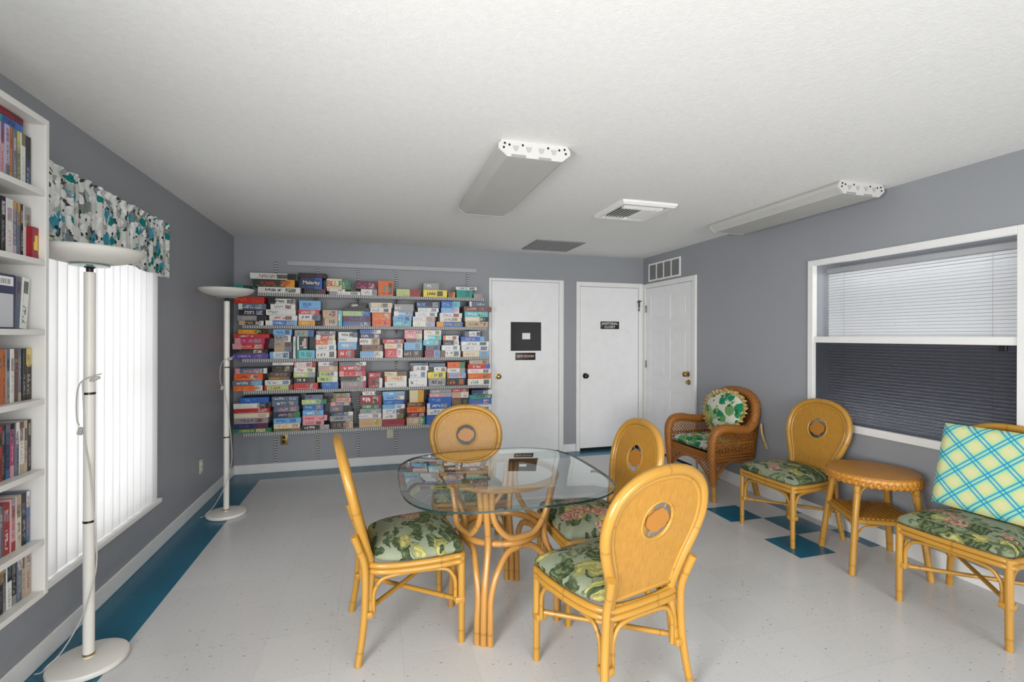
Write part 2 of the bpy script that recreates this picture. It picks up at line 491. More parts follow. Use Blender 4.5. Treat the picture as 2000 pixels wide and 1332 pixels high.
def screen():
    t = NT('dark_insect_screen')
    tr = t.n('ShaderNodeBsdfTransparent'); tr.inputs[0].default_value = (.52, .53, .56, 1)
    df = t.n('ShaderNodeBsdfDiffuse'); df.inputs[0].default_value = (*sr((78, 80, 86)), 1)
    mx = t.n('ShaderNodeMixShader'); mx.inputs[0].default_value = .42
    t.l(tr.outputs[0], mx.inputs[1]); t.l(df.outputs[0], mx.inputs[2]); t.l(mx.outputs[0], t.out.inputs[0]); t.t.nodes.remove(t.p); return t.m
M['screen'] = screen()
def translucent(name, rgb, fac=.5):
    t = NT(name)
    d = t.n('ShaderNodeBsdfDiffuse'); d.inputs[0].default_value = (*sr(rgb), 1)
    tl = t.n('ShaderNodeBsdfTranslucent'); tl.inputs[0].default_value = (*sr(rgb), 1)
    mx = t.n('ShaderNodeMixShader'); mx.inputs[0].default_value = fac
    t.l(d.outputs[0], mx.inputs[1]); t.l(tl.outputs[0], mx.inputs[2]); t.l(mx.outputs[0], t.out.inputs[0]); t.t.nodes.remove(t.p); return t.m
M['vane'] = translucent('white_vinyl_vane', (244, 244, 244), .5)
M['bowl'] = translucent('opal_glass_bowl', (238, 236, 230), .35)
M['blind'] = translucent('white_mini_blind', (244, 246, 247), .20)

# printed cardboard: base colour = object colour, inks from custom properties ink_a / ink_b
def carton(name, vertical=False, gloss=.35):
    t = NT(name); oi = t.n('ShaderNodeObjectInfo'); base = oi.outputs['Color']; r1 = oi.outputs['Random']
    def att(nm):
        a = t.n('ShaderNodeAttribute'); a.attribute_type = 'OBJECT'; a.attribute_name = nm; return a.outputs['Color']
    ca, cb = att('ink_a'), att('ink_b')
    asp = t.n('ShaderNodeAttribute'); asp.attribute_type = 'OBJECT'; asp.attribute_name = 'aspect'
    uv = t.sep(t.uvc()); u, v = (uv[1], uv[0]) if vertical else (uv[0], uv[1])
    r2 = t.math('FRACT', t.math('MULTIPLY', r1, 7.137)); r3 = t.math('FRACT', t.math('MULTIPLY', r1, 31.73)); r4 = t.math('FRACT', t.math('MULTIPLY', r1, 113.9))
    um = t.math('ADD', t.math('MULTIPLY', u, asp.outputs['Fac']), t.math('MULTIPLY', r1, 61.0))
    p = t.comb(um, t.math('ADD', v, t.math('MULTIPLY', r2, 9.0)), 0.0)
    def inr(x, c, hw): return t.math('LESS_THAN', t.math('ABSOLUTE', t.math('SUBTRACT', x, c)), hw)
    c = base
    inside = t.math('GREATER_THAN', v, -.5)
    # colour block at one end
    blk = t.math('MULTIPLY', t.math('LESS_THAN', r2, .40), t.math('GREATER_THAN', u, t.math('ADD', .55, t.math('MULTIPLY', r3, .35))))
    c = t.mix(t.math('MULTIPLY', blk, inside), c, cb)
    blk2 = t.math('MULTIPLY', t.math('GREATER_THAN', r3, .78), t.math('LESS_THAN', u, t.math('ADD', .06, t.math('MULTIPLY', r4, .22))))
    c = t.mix(t.math('MULTIPLY', blk2, inside), c, ca)
    # picture patch
    pc = t.math('ADD', .66, t.math('MULTIPLY', r4, .16))
    pm = t.math('MULTIPLY', t.math('MULTIPLY', inr(u, pc, .12), inr(v, .5, .36)), t.math('GREATER_THAN', r4, .12))
    vo = t.voro(p, 3.4)
    pcx = t.mix(.55, t.mix(t.sep(vo.outputs['Color'])[0], ca, cb), vo.outputs['Color'], 'MULTIPLY')
    c = t.mix(t.math('MULTIPLY', pm, .9), c, pcx)
    # title blocks
    tc = t.math('ADD', .22, t.math('MULTIPLY', r3, .22))
    tm = t.math('MULTIPLY', inr(u, tc, .19), inr(v, .52, .24))
    ch = t.voro(t.mapping(p, scale=(2.6, 1.1, 1)), 2.2, 'F1', 'CHEBYCHEV', .55)
    tm = t.math('MULTIPLY', tm, t.math('LESS_THAN', ch.outputs['Distance'], .40))
    c = t.mix(t.math('MULTIPLY', tm, .92), c, ca)
    # small print line
    sp = t.math('MULTIPLY', inr(v, .16, .05), t.math('GREATER_THAN', t.noise(p, 9, 1), .5))
    sp = t.math('MULTIPLY', sp, inr(u, .5, .42))
    c = t.mix(t.math('MULTIPLY', sp, .6), c, cb)
    t.set(Base_Color=c, Roughness=gloss, Specular_IOR_Level=.4); return t.m
M['carton'] = carton('printed_carton')
M['spine'] = carton('printed_spine', True, .3)
# ================================================================== THE SETTING
def struct(o): o['kind'] = 'structure'; return o

def build_shell():
    m = MB()
    xs = [XL, -1.10, 2.640, 2.937, 3.236, XR]; ys = [YF, 2.436, 2.738, 3.058, 3.358, 5.216, YB]
    teal = {(2, 1), (2, 3), (3, 2), (4, 1), (4, 3)}
    V = {(i, j): m.bm.verts.new((x, y, 0)) for i, x in enumerate(xs) for j, y in enumerate(ys)}
    for i in range(len(xs)-1):
        for j in range(len(ys)-1):
            t = i == 0 or j == 5 or (i, j) in teal
            m.face([V[i, j], V[i+1, j], V[i+1, j+1], V[i, j+1]], mi=1 if t else 0)
    m.mi = 0
    m.box(XL-.1, YF, -.08, XR+.1, YB+.1, -.002)
    struct(m.build('floor', [M['tile'], M['teal']], smooth=0))
    struct(MB().box(XL-.12, YF, H, XR+.35, YB+.12, H+.1).build('ceiling', M['ceil'], smooth=0))
    m = MB()       # left wall with the window opening
    T = .14
    for a in ((YF, 2.45, 0, H), (3.54, YB+T, 0, H), (2.45, 3.54, 0, .40), (2.45, 3.54, 1.95, H)):
        m.box(XL-T, a[0], a[2], XL, a[1], a[3])
    struct(m.build('wall_left', M['wall'], smooth=0))
    struct(MB().box(XL, YB, 0, XR, YB+T, H).build('wall_back', M['wall'], smooth=0))
    m = MB()
    for a in ((YF, 1.69, 0, H), (2.99, YB+T, 0, H), (1.69, 2.99, 0, .76), (1.69, 2.99, 2.015, H)):
        m.box(XR, a[0], a[2], XR+T, a[1], a[3])
    struct(m.build('wall_right', M['wall'], smooth=0))
    def base(name, segs, axis):
        m = MB()
        for a, b in segs:
            if axis == 'L': m.box(XL, a, 0, XL+.013, b, .095, .004)
            if axis == 'R': m.box(XR-.013, a, 0, XR, b, .115, .004)
            if axis == 'B': m.box(a, YB-.013, 0, b, YB, .095, .004)
        struct(m.build(name, M['white'], smooth=0))
    base('baseboard_left', [(YF, YB-.013)], 'L')
    base('baseboard_back', [(XL, 1.278), (2.226, 2.390)], 'B')
    base('baseboard_right', [(YF, 4.36)], 'R')
build_shell()

def knob_bm(m, c, axis, r=.027, out=.06):
    """round door knob: rose, neck, ball"""
    s = -1
    pr = [(0, 0), (r*1.15, 0), (r*1.15, s*.008), (r*.5, s*.012), (r*.42, s*.03), (r*.8, s*.036), (r, s*.048), (r*.85, s*.058), (r*.45, s*.064), (0, s*.065)]
    m.lathe(pr, c, 20, axis); return m

def text_mesh(name, s, size, mat, M4, parent=None, depth=.0006):
    cu = D.curves.new(name, 'FONT'); cu.body = s; cu.size = size; cu.align_x = 'CENTER'; cu.align_y = 'CENTER'
    cu.extrude = depth; cu.offset = size*.012
    o = D.objects.new(name+'_tmp', cu); COL.objects.link(o)
    dg = bpy.context.evaluated_depsgraph_get()
    me = D.meshes.new_from_object(o.evaluated_get(dg))
    D.objects.remove(o)
    me.materials.clear(); me.materials.append(mat)
    t = D.objects.new(name, me); link(t, parent)
    t.matrix_local = M4
    return t
# text facing -Y (back wall) : x right, z up
def face_back(x, y, z): return Matrix(((1, 0, 0, x), (0, 0, -1, y), (0, 1, 0, z), (0, 0, 0, 1)))

def build_doors():
    # door 1 : plain slab with a small dark window
    d = struct(empty('door_1', (1.75, YB, 0)))
    f = MB(); x0, x1, zt = 1.279-1.75, 2.224-1.75, 2.117
    f.box(x0, -.016, 0.0, x0+.03, 0, zt, .003); f.box(x1-.06, -.016, 0, x1, 0, zt, .003); f.box(x0+.03, -.016, zt-.03, x1-.06, 0, zt, .003)
    f.build('casing', M['white'], d, 0)
    s = MB(); a0, a1 = x0+.034, x1-.064
    wx0, wx1, wz0, wz1 = 1.546-1.75, 1.930-1.75, 1.254, 1.599
    for q in ((a0, wx0, .035, zt-.034), (wx1, a1, .035, zt-.034), (wx0, wx1, .035, wz0), (wx0, wx1, wz1, zt-.034)):
        s.box(q[0], -.012, q[2], q[1], -.0005, q[3])
    s.build('slab', M['door'], d, 0)
    p = MB().box(wx0, -.006, wz0, wx1, -.003, wz1).build('pane', plain('dark_glossy_pane', (22, 22, 24), .06), d, 0)
    w = MB()
    for q in ((wx0-.012, wx0, wz0-.012, wz1+.012), (wx1, wx1+.012, wz0-.012, wz1+.012), (wx0, wx1, wz0-.012, wz0), (wx0, wx1, wz1, wz1+.012)):
        w.box(q[0], -.018, q[2], q[1], -.0125, q[3], .002)
    w.build('pane_frame', M['door'], d, 0)
    k = MB(); knob_bm(k, (1.392-1.75, -.0125, .953), 'Y', .029); k.build('knob', M['brass'], d)
    MB().box(x0+.03, -.01, 0.0, x1-.06, -.002, .03).build('gap_shade', M['gapshade'], d, 0)  # dark strip, shade of the gap under the slab painted in
    # door 2 : flat slab in a moulded frame
    d = struct(empty('door_2', (2.856, YB, 0)))
    f = MB(); o = 2.856
    f.box(2.392-o, -.022, 0, 2.444-o, 0, 2.111, .005); f.box(3.264-o, -.022, 0, 3.325-o, 0, 2.111, .005); f.box(2.444-o, -.022, 2.054, 3.264-o, 0, 2.111, .005)
    f.build('casing', M['white'], d, 0)
    MB().box(2.449-o, -.010, .036, 3.259-o, -.0005, 2.049).build('slab', M['door'], d, 0)
    MB().box(2.444-o, -.008, 0.0, 3.264-o, -.002, .034).build('gap_shade', M['gapshade'], d, 0)  # painted shade below the slab, as a dark strip
    k = MB(); knob_bm(k, (2.514-o, -.0105, .937), 'Y', .030); k.build('knob', M['bronze'], d)
    h = MB(); h.tube([(3.235-o, -.032, 1.875), (3.292-o, -.032, 1.885)], .007, 8); h.tube([(3.262-o, -.03, 1.895), (3.262-o, -.03, 1.80)], .010, 8); h.tube([(3.262-o, -.03, 1.79), (3.256-o, -.032, 1.755)], .007, 8)
    h.build('door_stop', M['bronze'], d)
    # door 3 : six panel door in the right wall
    d = struct(empty('door_3', (XR, 4.915, 0)))
    o = 4.915; f = MB()
    ya, yb_ = 4.391-o, 5.442-o
    f.box(-.022, ya, 0, 0, ya+.058, 2.10, .005); f.box(-.022, yb_-.058, 0, 0, yb_, 2.10, .005); f.box(-.022, ya+.058, 2.042, 0, yb_-.058, 2.10, .005)
    f.build('casing', M['white'], d, 0)
    s = MB(); s0, s1 = ya+.063, yb_-.063
    w = s1-s0; st = .105; mid = (s0+s1)/2
    zs = [(.20, .80), (.93, 1.52), (1.65, 1.93)]
    cols = [(s0+st, mid-.05), (mid+.05, s1-st)]
    # stiles and rails raised, panels sunk with raised fields
    s.box(-.004, s0, .03, -.0005, s1, 2.038)
    for q in ((s0, s0+st), (mid-.05, mid+.05), (s1-st, s1)): s.box(-.010, q[0], .03, -.003, q[1], 2.038)
    zz = [.03, .20, .80, .93, 1.52, 1.65, 1.93, 2.038]
    for i in (0, 2, 4, 6): s.box(-.0098, s0, zz[i], -.003, s1, zz[i+1])
    for a, b in cols:
        for z0, z1 in zs: s.box(-.009, a+.025, z0+.025, -.003, b-.025, z1-.025, .004)
    s.build('slab', M['door'], d, 0)
    MB().box(-.008, s0, 0, -.002, s1, .028).build('gap_shade', M['gapshade'], d, 0)  # dark strip painting the shaded gap at the door's foot
    k = MB(); knob_bm(k, (-.011, 4.535-o, 1.012), 'X', .030); k.build('knob', M['brass'], d)
    k = MB(); k.lathe([(0, 0), (.029, 0), (.029, -.010), (.020, -.018), (.020, -.03), (0, -.03)], (-.011, 4.512-o, .925), 20, 'X'); k.build('deadbolt', M['brass'], d)
    for z in (1.78, 1.08, .32):
        MB().box(-.026, yb_-.073, z-.045, -.009, yb_-.055, z+.045, .003).build('hinge', M['steel'], d)
build_doors()

def build_windows():
    # left window: mostly behind the vertical blind
    w = struct(empty('window_1', (XL, 3.0, .4)))
    f = MB()
    for q in ((2.45, 2.50, .40, 1.95), (3.49, 3.54, .40, 1.95), (2.50, 3.49, .40, .45), (2.50, 3.49, 1.90, 1.95), (2.50, 3.49, 1.15, 1.19)):
        f.box(-.11, q[0]-3.0, q[2]-.4, -.07, q[1]-3.0, q[3]-.4)
    f.build('window_frame', M['white'], w, 0)
    MB().box(-.092, 2.50-3, .05, -.089, 3.49-3, 1.5).build('glass', M['pane'], w, 0)
    MB().box(.001, 2.36-3.0, -.05, .072, 3.585-3.0, -.022, .005).build('sill', M['white'], w, 0)
    # right window
    w = struct(empty('window_2', (XR, 2.34, .76))); o, z = 2.34, .76
    f = MB()
    for q in ((1.672, 1.718, .735, 2.035), (2.965, 3.012, .735, 2.035), (1.718, 2.965, .735, .788), (1.718, 2.965, 1.990, 2.035)):
        f.box(-.014, q[0]-o, q[2]-z, .03, q[1]-o, q[3]-z, .003)
    f.build('window_frame', M['white'], w, 0)
    MB().box(-.006, 1.718-o, 1.385-z, .035, 2.965-o, 1.432-z, .003).build('meeting_rail', M['white'], w, 0)
    MB().box(.040, 1.70-o, 1.43-z, .043, 2.98-o, 2.01-z).build('upper_pane', M['pane'], w, 0)
    MB().box(.028, 1.70-o, .77-z, .031, 2.98-o, 1.385-z).build('lower_pane', M['pane'], w, 0)
    MB().box(.018, 1.70-o, .77-z, .019, 2.98-o, 1.385-z).build('insect_screen', M['screen'], w, 0)
    MB().box(.002, 1.770-o, 1.352-z, .017, 1.806-o, 1.384-z, .003).build('latch', M['black'], w, 0)
    j = MB(); j.box(.14, 1.60-o, .70-z, .30, 1.69-o, 2.06-z); j.box(.14, 2.99-o, .70-z, .30, 3.08-o, 2.06-z); j.box(.14, 1.69-o, .70-z, .30, 2.99-o, .76-z); j.box(.14, 1.69-o, 2.015-z, .30, 2.99-o, 2.06-z); j.box(.30, 1.60-o, .70-z, .32, 3.08-o, 2.06-z)
    j.build('far_reveal', M['wall'], w, 0)
    # horizontal mini blind behind the glass
    b = empty('horizontal_blind', (XR+.068, 2.32, 0))
    tag(b, 'white horizontal slat blind hanging behind the glass of the wide window', 'blind')
    MB().box(-.015, 1.725-2.32, 1.925, .02, 2.90-2.32, 1.96, .003).build('headrail', M['greymetal'], b)
    s = MB(); n = 52; zt, zb = 1.920, .79
    for i in range(n):
        zc = zt-(zt-zb)*(i+.5)/n; h = (zt-zb)/n*.455
        P = [(-.004, 1.73, zc-h), (.0, 1.73, zc), (.008, 1.73, zc+h), (.008, 2.895, zc+h), (.0, 2.895, zc), (-.004, 2.895, zc-h)]
        v = [s.bm.verts.new((p[0]-.002, p[1]-2.32, p[2])) for p in P]
        s.face([v[0], v[1], v[4], v[5]]); s.face([v[1], v[2], v[3], v[4]])
    s.build('slats', M['blind'], b, 0)
    m = MB()
    for y in (1.86, 2.76): m.tube([(-.012, y-2.32, 1.93), (-.012, y-2.32, .79)], .0012, 5)
    m.build('ladder_cord', M['cord'], b)
    # vertical blind at the left window
    b = empty('vertical_blind', (-1.358, 3.0, 0))
    tag(b, 'white closed vertical blind glowing with daylight under the floral valance', 'blind')
    MB().box(-.035, 2.40-3, 1.905, .02, 3.575-3, 1.945, .004).build('headrail', M['white'], b)
    s = MB(); pitch = .0775; n = 15
    for i in range(n):
        yc = 3.535-i*pitch; hw = .0445
        ang = .10
        A = []
        for k in range(7):
            q = (k/6*2-1)*hw
            bow = .006*(1-(q/hw)**2)
            A.append((bow+math.sin(ang)*q+.004*(i % 2), yc-3+math.cos(ang)*q))
        va = [s.bm.verts.new((x, y, .385)) for x, y in A]; vb = [s.bm.verts.new((x, y, 1.905)) for x, y in A]
        for k in range(6): s.face([va[k], va[k+1], vb[k+1], vb[k]])
    s.build('vanes', M['vane'], b, 60)
    # valance: gathered floral board with a ruffled heading
    def vf(u, v):
        y = 2.33+u*(3.612-2.33); z = 1.808+v*(2.152-1.808)
        x = -1.303+.006*math.sin(u*70)*(.4+.6*v)+.004*math.sin(u*173)*v
        if v > .86: x -= .012*math.sin((v-.86)/.14*PI)
        return (x, y, z+.004*math.sin(u*90+1)*(v > .9)+.006*math.sin(u*23)*(v < .05))
    m = MB(); m.grid(vf, 150, 14)
    # returns to the wall
    m.grid(lambda u, v: (-1.303-u*.094, 3.612+.004*math.sin(v*9), 1.808+v*.344), 4, 10)
    m.grid(lambda u, v: (-1.303-u*.094, 2.33, 1.808+v*.344), 4, 10)
    tag(m.build('window_valance', M['valance'], None, 60), 'teal and white floral fabric valance over the vertical blind', 'valance')
build_windows()

def build_wall_items():
    # signs
    s = empty('door_sign', (1.731, YB-.0125, 1.187)); tag(s, 'small dark brown sign with pale letters under the dark door pane', 'sign')
    MB().box(-.1265, -.003, -.0445, .1265, 0, .0445, .002).build('plate', plain('dark_brown_sign', (52, 40, 38), .4), s)
    text_mesh('lettering', 'SEW ROOM', .040, M['inkpink'], face_back(0, -.0035, 0), s)
    s = empty('door_sign', (2.853, YB-.0105, 1.571)); tag(s, 'black two-line sign reading JANITORIAL CLOSET on the middle white door', 'sign')
    MB().box(-.130, -.003, -.0475, .130, 0, .0475, .002).build('plate', M['black'], s)
    text_mesh('lettering', 'JANITORIAL', .042, M['ink'], face_back(0, -.0035, .020), s)
    text_mesh('lettering', 'CLOSET', .042, M['ink'], face_back(0, -.0035, -.022), s)
    tag(MB().box(1.692, YB-.009, 1.393, 1.792, YB-.0065, 1.468).build('paper_note', M['paper'], None, 0), 'small blank white paper note taped inside the dark door pane', 'note')
    # wall outlets
    def outlet(loc, rot, mat, label, plug):
        e = empty('wall_outlet', loc, rot); tag(e, label, 'outlet')
        MB().box(-.035, -.006, -.057, .035, 0, .057, .003).build('plate', mat, e)
        for zz in (-.022, .022):
            r = MB(); r.box(-.015, -.009, zz-.014, .015, -.0062, zz+.014, .004); r.build('receptacle', M['black'] if plug else mat, e)
    outlet((-.924, YB, .338), 0, M['gold'], 'brass wall outlet below the bottom game shelf beside the corner', True)
    outlet((.156, YB, .351), 0, M['ivory'], 'ivory wall outlet below the bottom game shelf nearer the doors', False)
    outlet((XL, 4.518, .337), PI/2, M['ivory'], 'ivory wall outlet low on the window wall before the far lamp', False)
    # grille above the corner door
    g = empty('wall_grille', (XR, 5.005, 2.234)); tag(g, 'white rectangular air grille on the wall above the panelled door', 'vent')
    f = MB(); a = .327; h = .112
    for q in ((-a, -a+.022, -h, h), (a-.022, a, -h, h), (-a+.022, a-.022, -h, -h+.022), (-a+.022, a-.022, h-.022, h)): f.box(-.014, q[0], q[2], 0, q[1], q[3], .003)
    for i in range(1, 4):
        y = -a+.022+(2*a-.044)*i/4; f.box(-.013, y-.008, -h+.022, -.002, y+.008, h-.022)
    f.build('frame', M['white'], g, 0)
    s = MB()
    for i in range(22):
        z = -h+.026+i*(2*h-.05)/21
        s.obox(Matrix.Translation((-.006, 0, z)) @ Matrix.Rotation(.7, 4, 'Y'), .012, 2*a-.044, .0015)
    s.build('louvres', M['grille'], g, 0)
    # ceiling return grille
    g = empty('ceiling_return_grille', (1.89, 4.968, H)); tag(g, 'flat grey return air grille in the ceiling near the back wall', 'vent')
    f = MB(); a, b = .277, .272
    for q in ((-a, -a+.018, -b, b), (a-.018, a, -b, b), (-a+.018, a-.018, -b, -b+.018), (-a+.018, a-.018, b-.018, b), (-.009, .009, -b+.018, b-.018)): f.box(q[0], q[2], -.010, q[1], q[3], 0, .002)
    f.build('frame', plain('grey_return_frame', (138, 139, 138), .6), g, 0)
    s = MB()
    for i in range(30):
        y = -b+.026+i*(2*b-.05)/29
        s.obox(Matrix.Translation((0, y, -.005)) @ Matrix.Rotation(.8, 4, 'X'), 2*a-.04, .014, .0015)
    s.build('louvres', M['grille'], g, 0)
    # square ceiling diffuser
    g = empty('ceiling_diffuser', (1.977, 3.381, H)); tag(g, 'square white ceiling air diffuser with dark angled louvres beside the light fixture', 'vent')
    f = MB(); a, b = .232, .245
    pr = [(1.0, 0), (1.0, -.014), (.93, -.030), (.80, -.026), (.78, -.004)]
    R = [[f.bm.verts.new((sx*a*k, sy*b*k, z)) for sx, sy in ((-1, -1), (1, -1), (1, 1), (-1, 1))] for k, z in pr]
    for A, B in zip(R, R[1:]):
        for k in range(4): f.face([A[k], A[(k+1) % 4], B[(k+1) % 4], B[k]])
    f.build('frame', M['white'], g, 0)
    s = MB()
    for i in range(6):   # bank across the left two thirds, opening away from the viewer
        x = -.155+i*.030
        s.obox(Matrix.Translation((x, .02, -.020)) @ Matrix.Rotation(-.85, 4, 'Y'), .026, .32, .002)
    for i in range(5):
        x = .05+i*.028
        s.obox(Matrix.Translation((x, .02, -.020)) @ Matrix.Rotation(.60, 4, 'Y'), .030, .32, .002)
    for i in range(2):
        s.obox(Matrix.Translation((0, -.15+i*.03, -.02)) @ Matrix.Rotation(-.7, 4, 'X'), .34, .030, .002)
    s.build('louvres', M['white'], g, 0)
    MB().box(-.18, -.19, -.004, .18, .19, -.001).build('throat_shade', M['gapshade'], g, 0)  # dark plate paints the shade of a recess that isn't modelled
    # wraparound fluorescent fixtures
    def fixture(xc, label):
        g = empty('ceiling_light', (xc, 2.362, H)); tag(g, label, 'ceiling light', 'wraparound fluorescent ceiling lights')
        L = 1.225
        prof = [(-.178, 0), (-.196, -.022), (-.196, -.045), (-.150, -.082), (.150, -.082), (.196, -.045), (.196, -.022), (.178, 0)]
        m = MB(); m.prism([(x, .012, z) for x, z in prof], (0, L-.024, 0), caps=False); m.build('lens', M['lens'], g, 25)
        for y0, y1 in ((0, .012), (L-.012, L)):
            e = MB(); e.prism([(x*1.01, y0, z*1.02) for x, z in prof], (0, y1-y0, 0))
            e.build('end_cap', plain('end_cap_enamel', (204, 203, 200), .5), g, 25)
            if y0 == 0:
                k = MB()
                for x in (-.105, -.035, .035, .105):
                    k.prism([(x-.017, -.001, -.026), (x+.017, -.001, -.026), (x+.010, -.001, -.048), (x, -.001, -.055), (x-.010, -.001, -.048)], (0, -.0015, 0))
                k.build('knockout', plain('grey_knockout', (176, 176, 174), .5), g.children[-1], 0)
                k = MB()
                for x, z in ((-.165, -.018), (-.170, -.040), (-.068, -.02), (.072, -.02), (.165, -.018), (.172, -.040), (.135, -.024), (-.14, -.024)):
                    k.lathe([(0, -.002), (.006, -.002), (.006, -.0005), (0, -.0005)], (x, 0, z), 10, 'Y')
                k.build('screw_hole', M['bronze'], [c for c in g.children if c.name.startswith('end_cap')][-1], 0)
                k = MB(); k.box(-.13, -.001, -.083, -.05, .0, -.070); k.box(.02, -.001, -.083, .09, 0, -.072)
                k.build('lens_clip', M['grille'], g, 0)
        return g
    fixture(.800, 'unlit wraparound ceiling light over the glass table in the middle of the ceiling')
    fixture(3.055, 'unlit wraparound ceiling light running along the wall above the wide window')
build_wall_items()

def build_lamp(x, y, label, rz):
    g = empty('torchiere_floor_lamp', (x, y, 0), rz)
    tag(g, label, 'floor lamp', 'white torchiere floor lamps')
    MB().lathe([(0, 0), (.132, 0), (.140, .006), (.142, .016), (.138, .026), (.125, .030), (.03, .034), (0, .034)], seg=56).build('base', M['lampwhite'], g)
    p = MB(); r = .0205
    p.lathe([(r, .034), (r, 1.700)], seg=24); p.build('pole', M['lampwhite'], g)
    for z in (.045, .62, 1.175):
        MB().lathe([(r, z-.005), (r+.0012, z-.004), (r+.0012, z+.004), (r, z+.005)], seg=24).build('collar', M['bronze'] if z > .1 else M['brass'], g)
    n = MB(); n.lathe([(.013, 1.698), (.013, 1.716), (.02, 1.720), (.008, 1.735), (0, 1.735)], seg=20); n.build('neck', M['black'], g)
    d = MB(); d.lathe([(.012, 1.722), (.068, 1.727), (.070, 1.731), (.012, 1.732)], seg=36); d.build('holder_disc', plain('pale_glass_disc', (150, 176, 172), .2), g)
    b = MB(); R = .193
    prof = [(0, 1.733)]+[(R*math.sin(a), 1.733+.062*(1-math.cos(a))) for a in [i/12*PI/2 for i in range(1, 13)]]
    prof += [(R+.004, 1.797), (R-.001, 1.799)]
    prof += [((R-.004)*math.sin(a), 1.739+.060*(1-math.cos(a))) for a in [i/12*PI/2 for i in range(12, 0, -1)]]+[(0, 1.739)]
    b.lathe(prof, seg=56); b.build('bowl_shade', M['bowl'], g, 60)
    # switch clip with the looped cord
    c = MB(); c.obox(Matrix.Translation((.022, -.006, 1.235)) @ Matrix.Rotation(-.35, 4, 'Y'), .06, .018, .014, .004); c.build('switch', M['cord'], g)
    cd = MB()
    cd.tube(spline([(.075, -.02, 1.262), (.03, -.024, 1.248), (-.01, -.026, 1.228), (-.034, -.02, 1.19), (-.046, -.014, 1.12), (-.042, -.014, 1.06), (-.034, -.012, 1.035)], 6), .0028, 6)
    cd.tube(spline([(-.005, -.026, 1.23), (.0, -.0245, 1.10), (.008, -.024, .96), (.034, -.026, .82), (.060, -.03, .60), (.066, -.03, .46), (.05, -.034, .36), (.004, -.036, .22), (-.06, -.06, .09), (-.10, -.085, .042), (-.118, -.09, .020), (-.155, -.085, .006)], 6), .0028, 6)
    cd.build('cord', M['cord'], g)
    k = MB(); k.obox(Matrix.Translation((-.030, -.011, 1.012)) @ Matrix.Rotation(.3, 4, 'Y'), .020, .014, .034, .004); k.build('plug', M['cord'], g)
    return g
build_lamp(-1.195, 2.490, 'tall white torchiere lamp standing in front of the blind', -.35)
build_lamp(-1.140, 4.262, 'tall white torchiere lamp in the corner beside the game shelves', -.35)
# ================================================================== RATTAN CHAIRS
def seat_outline(n=6):
    P = [(.205, .215), (.232, .06), (.222, -.08), (.178, -.188), (.0, -.205), (-.178, -.188), (-.222, -.08), (-.232, .06), (-.205, .215), (0, .236)]
    P = [(.236, .180), (.238, .05), (.220, -.09), (.186, -.175), (.130, -.205), (-.130, -.205), (-.186, -.175), (-.220, -.09), (-.238, .05), (-.236, .180), (-.190, .234), (.190, .234)]
    return spline([(x, y, 0) for x, y in P], n, True)

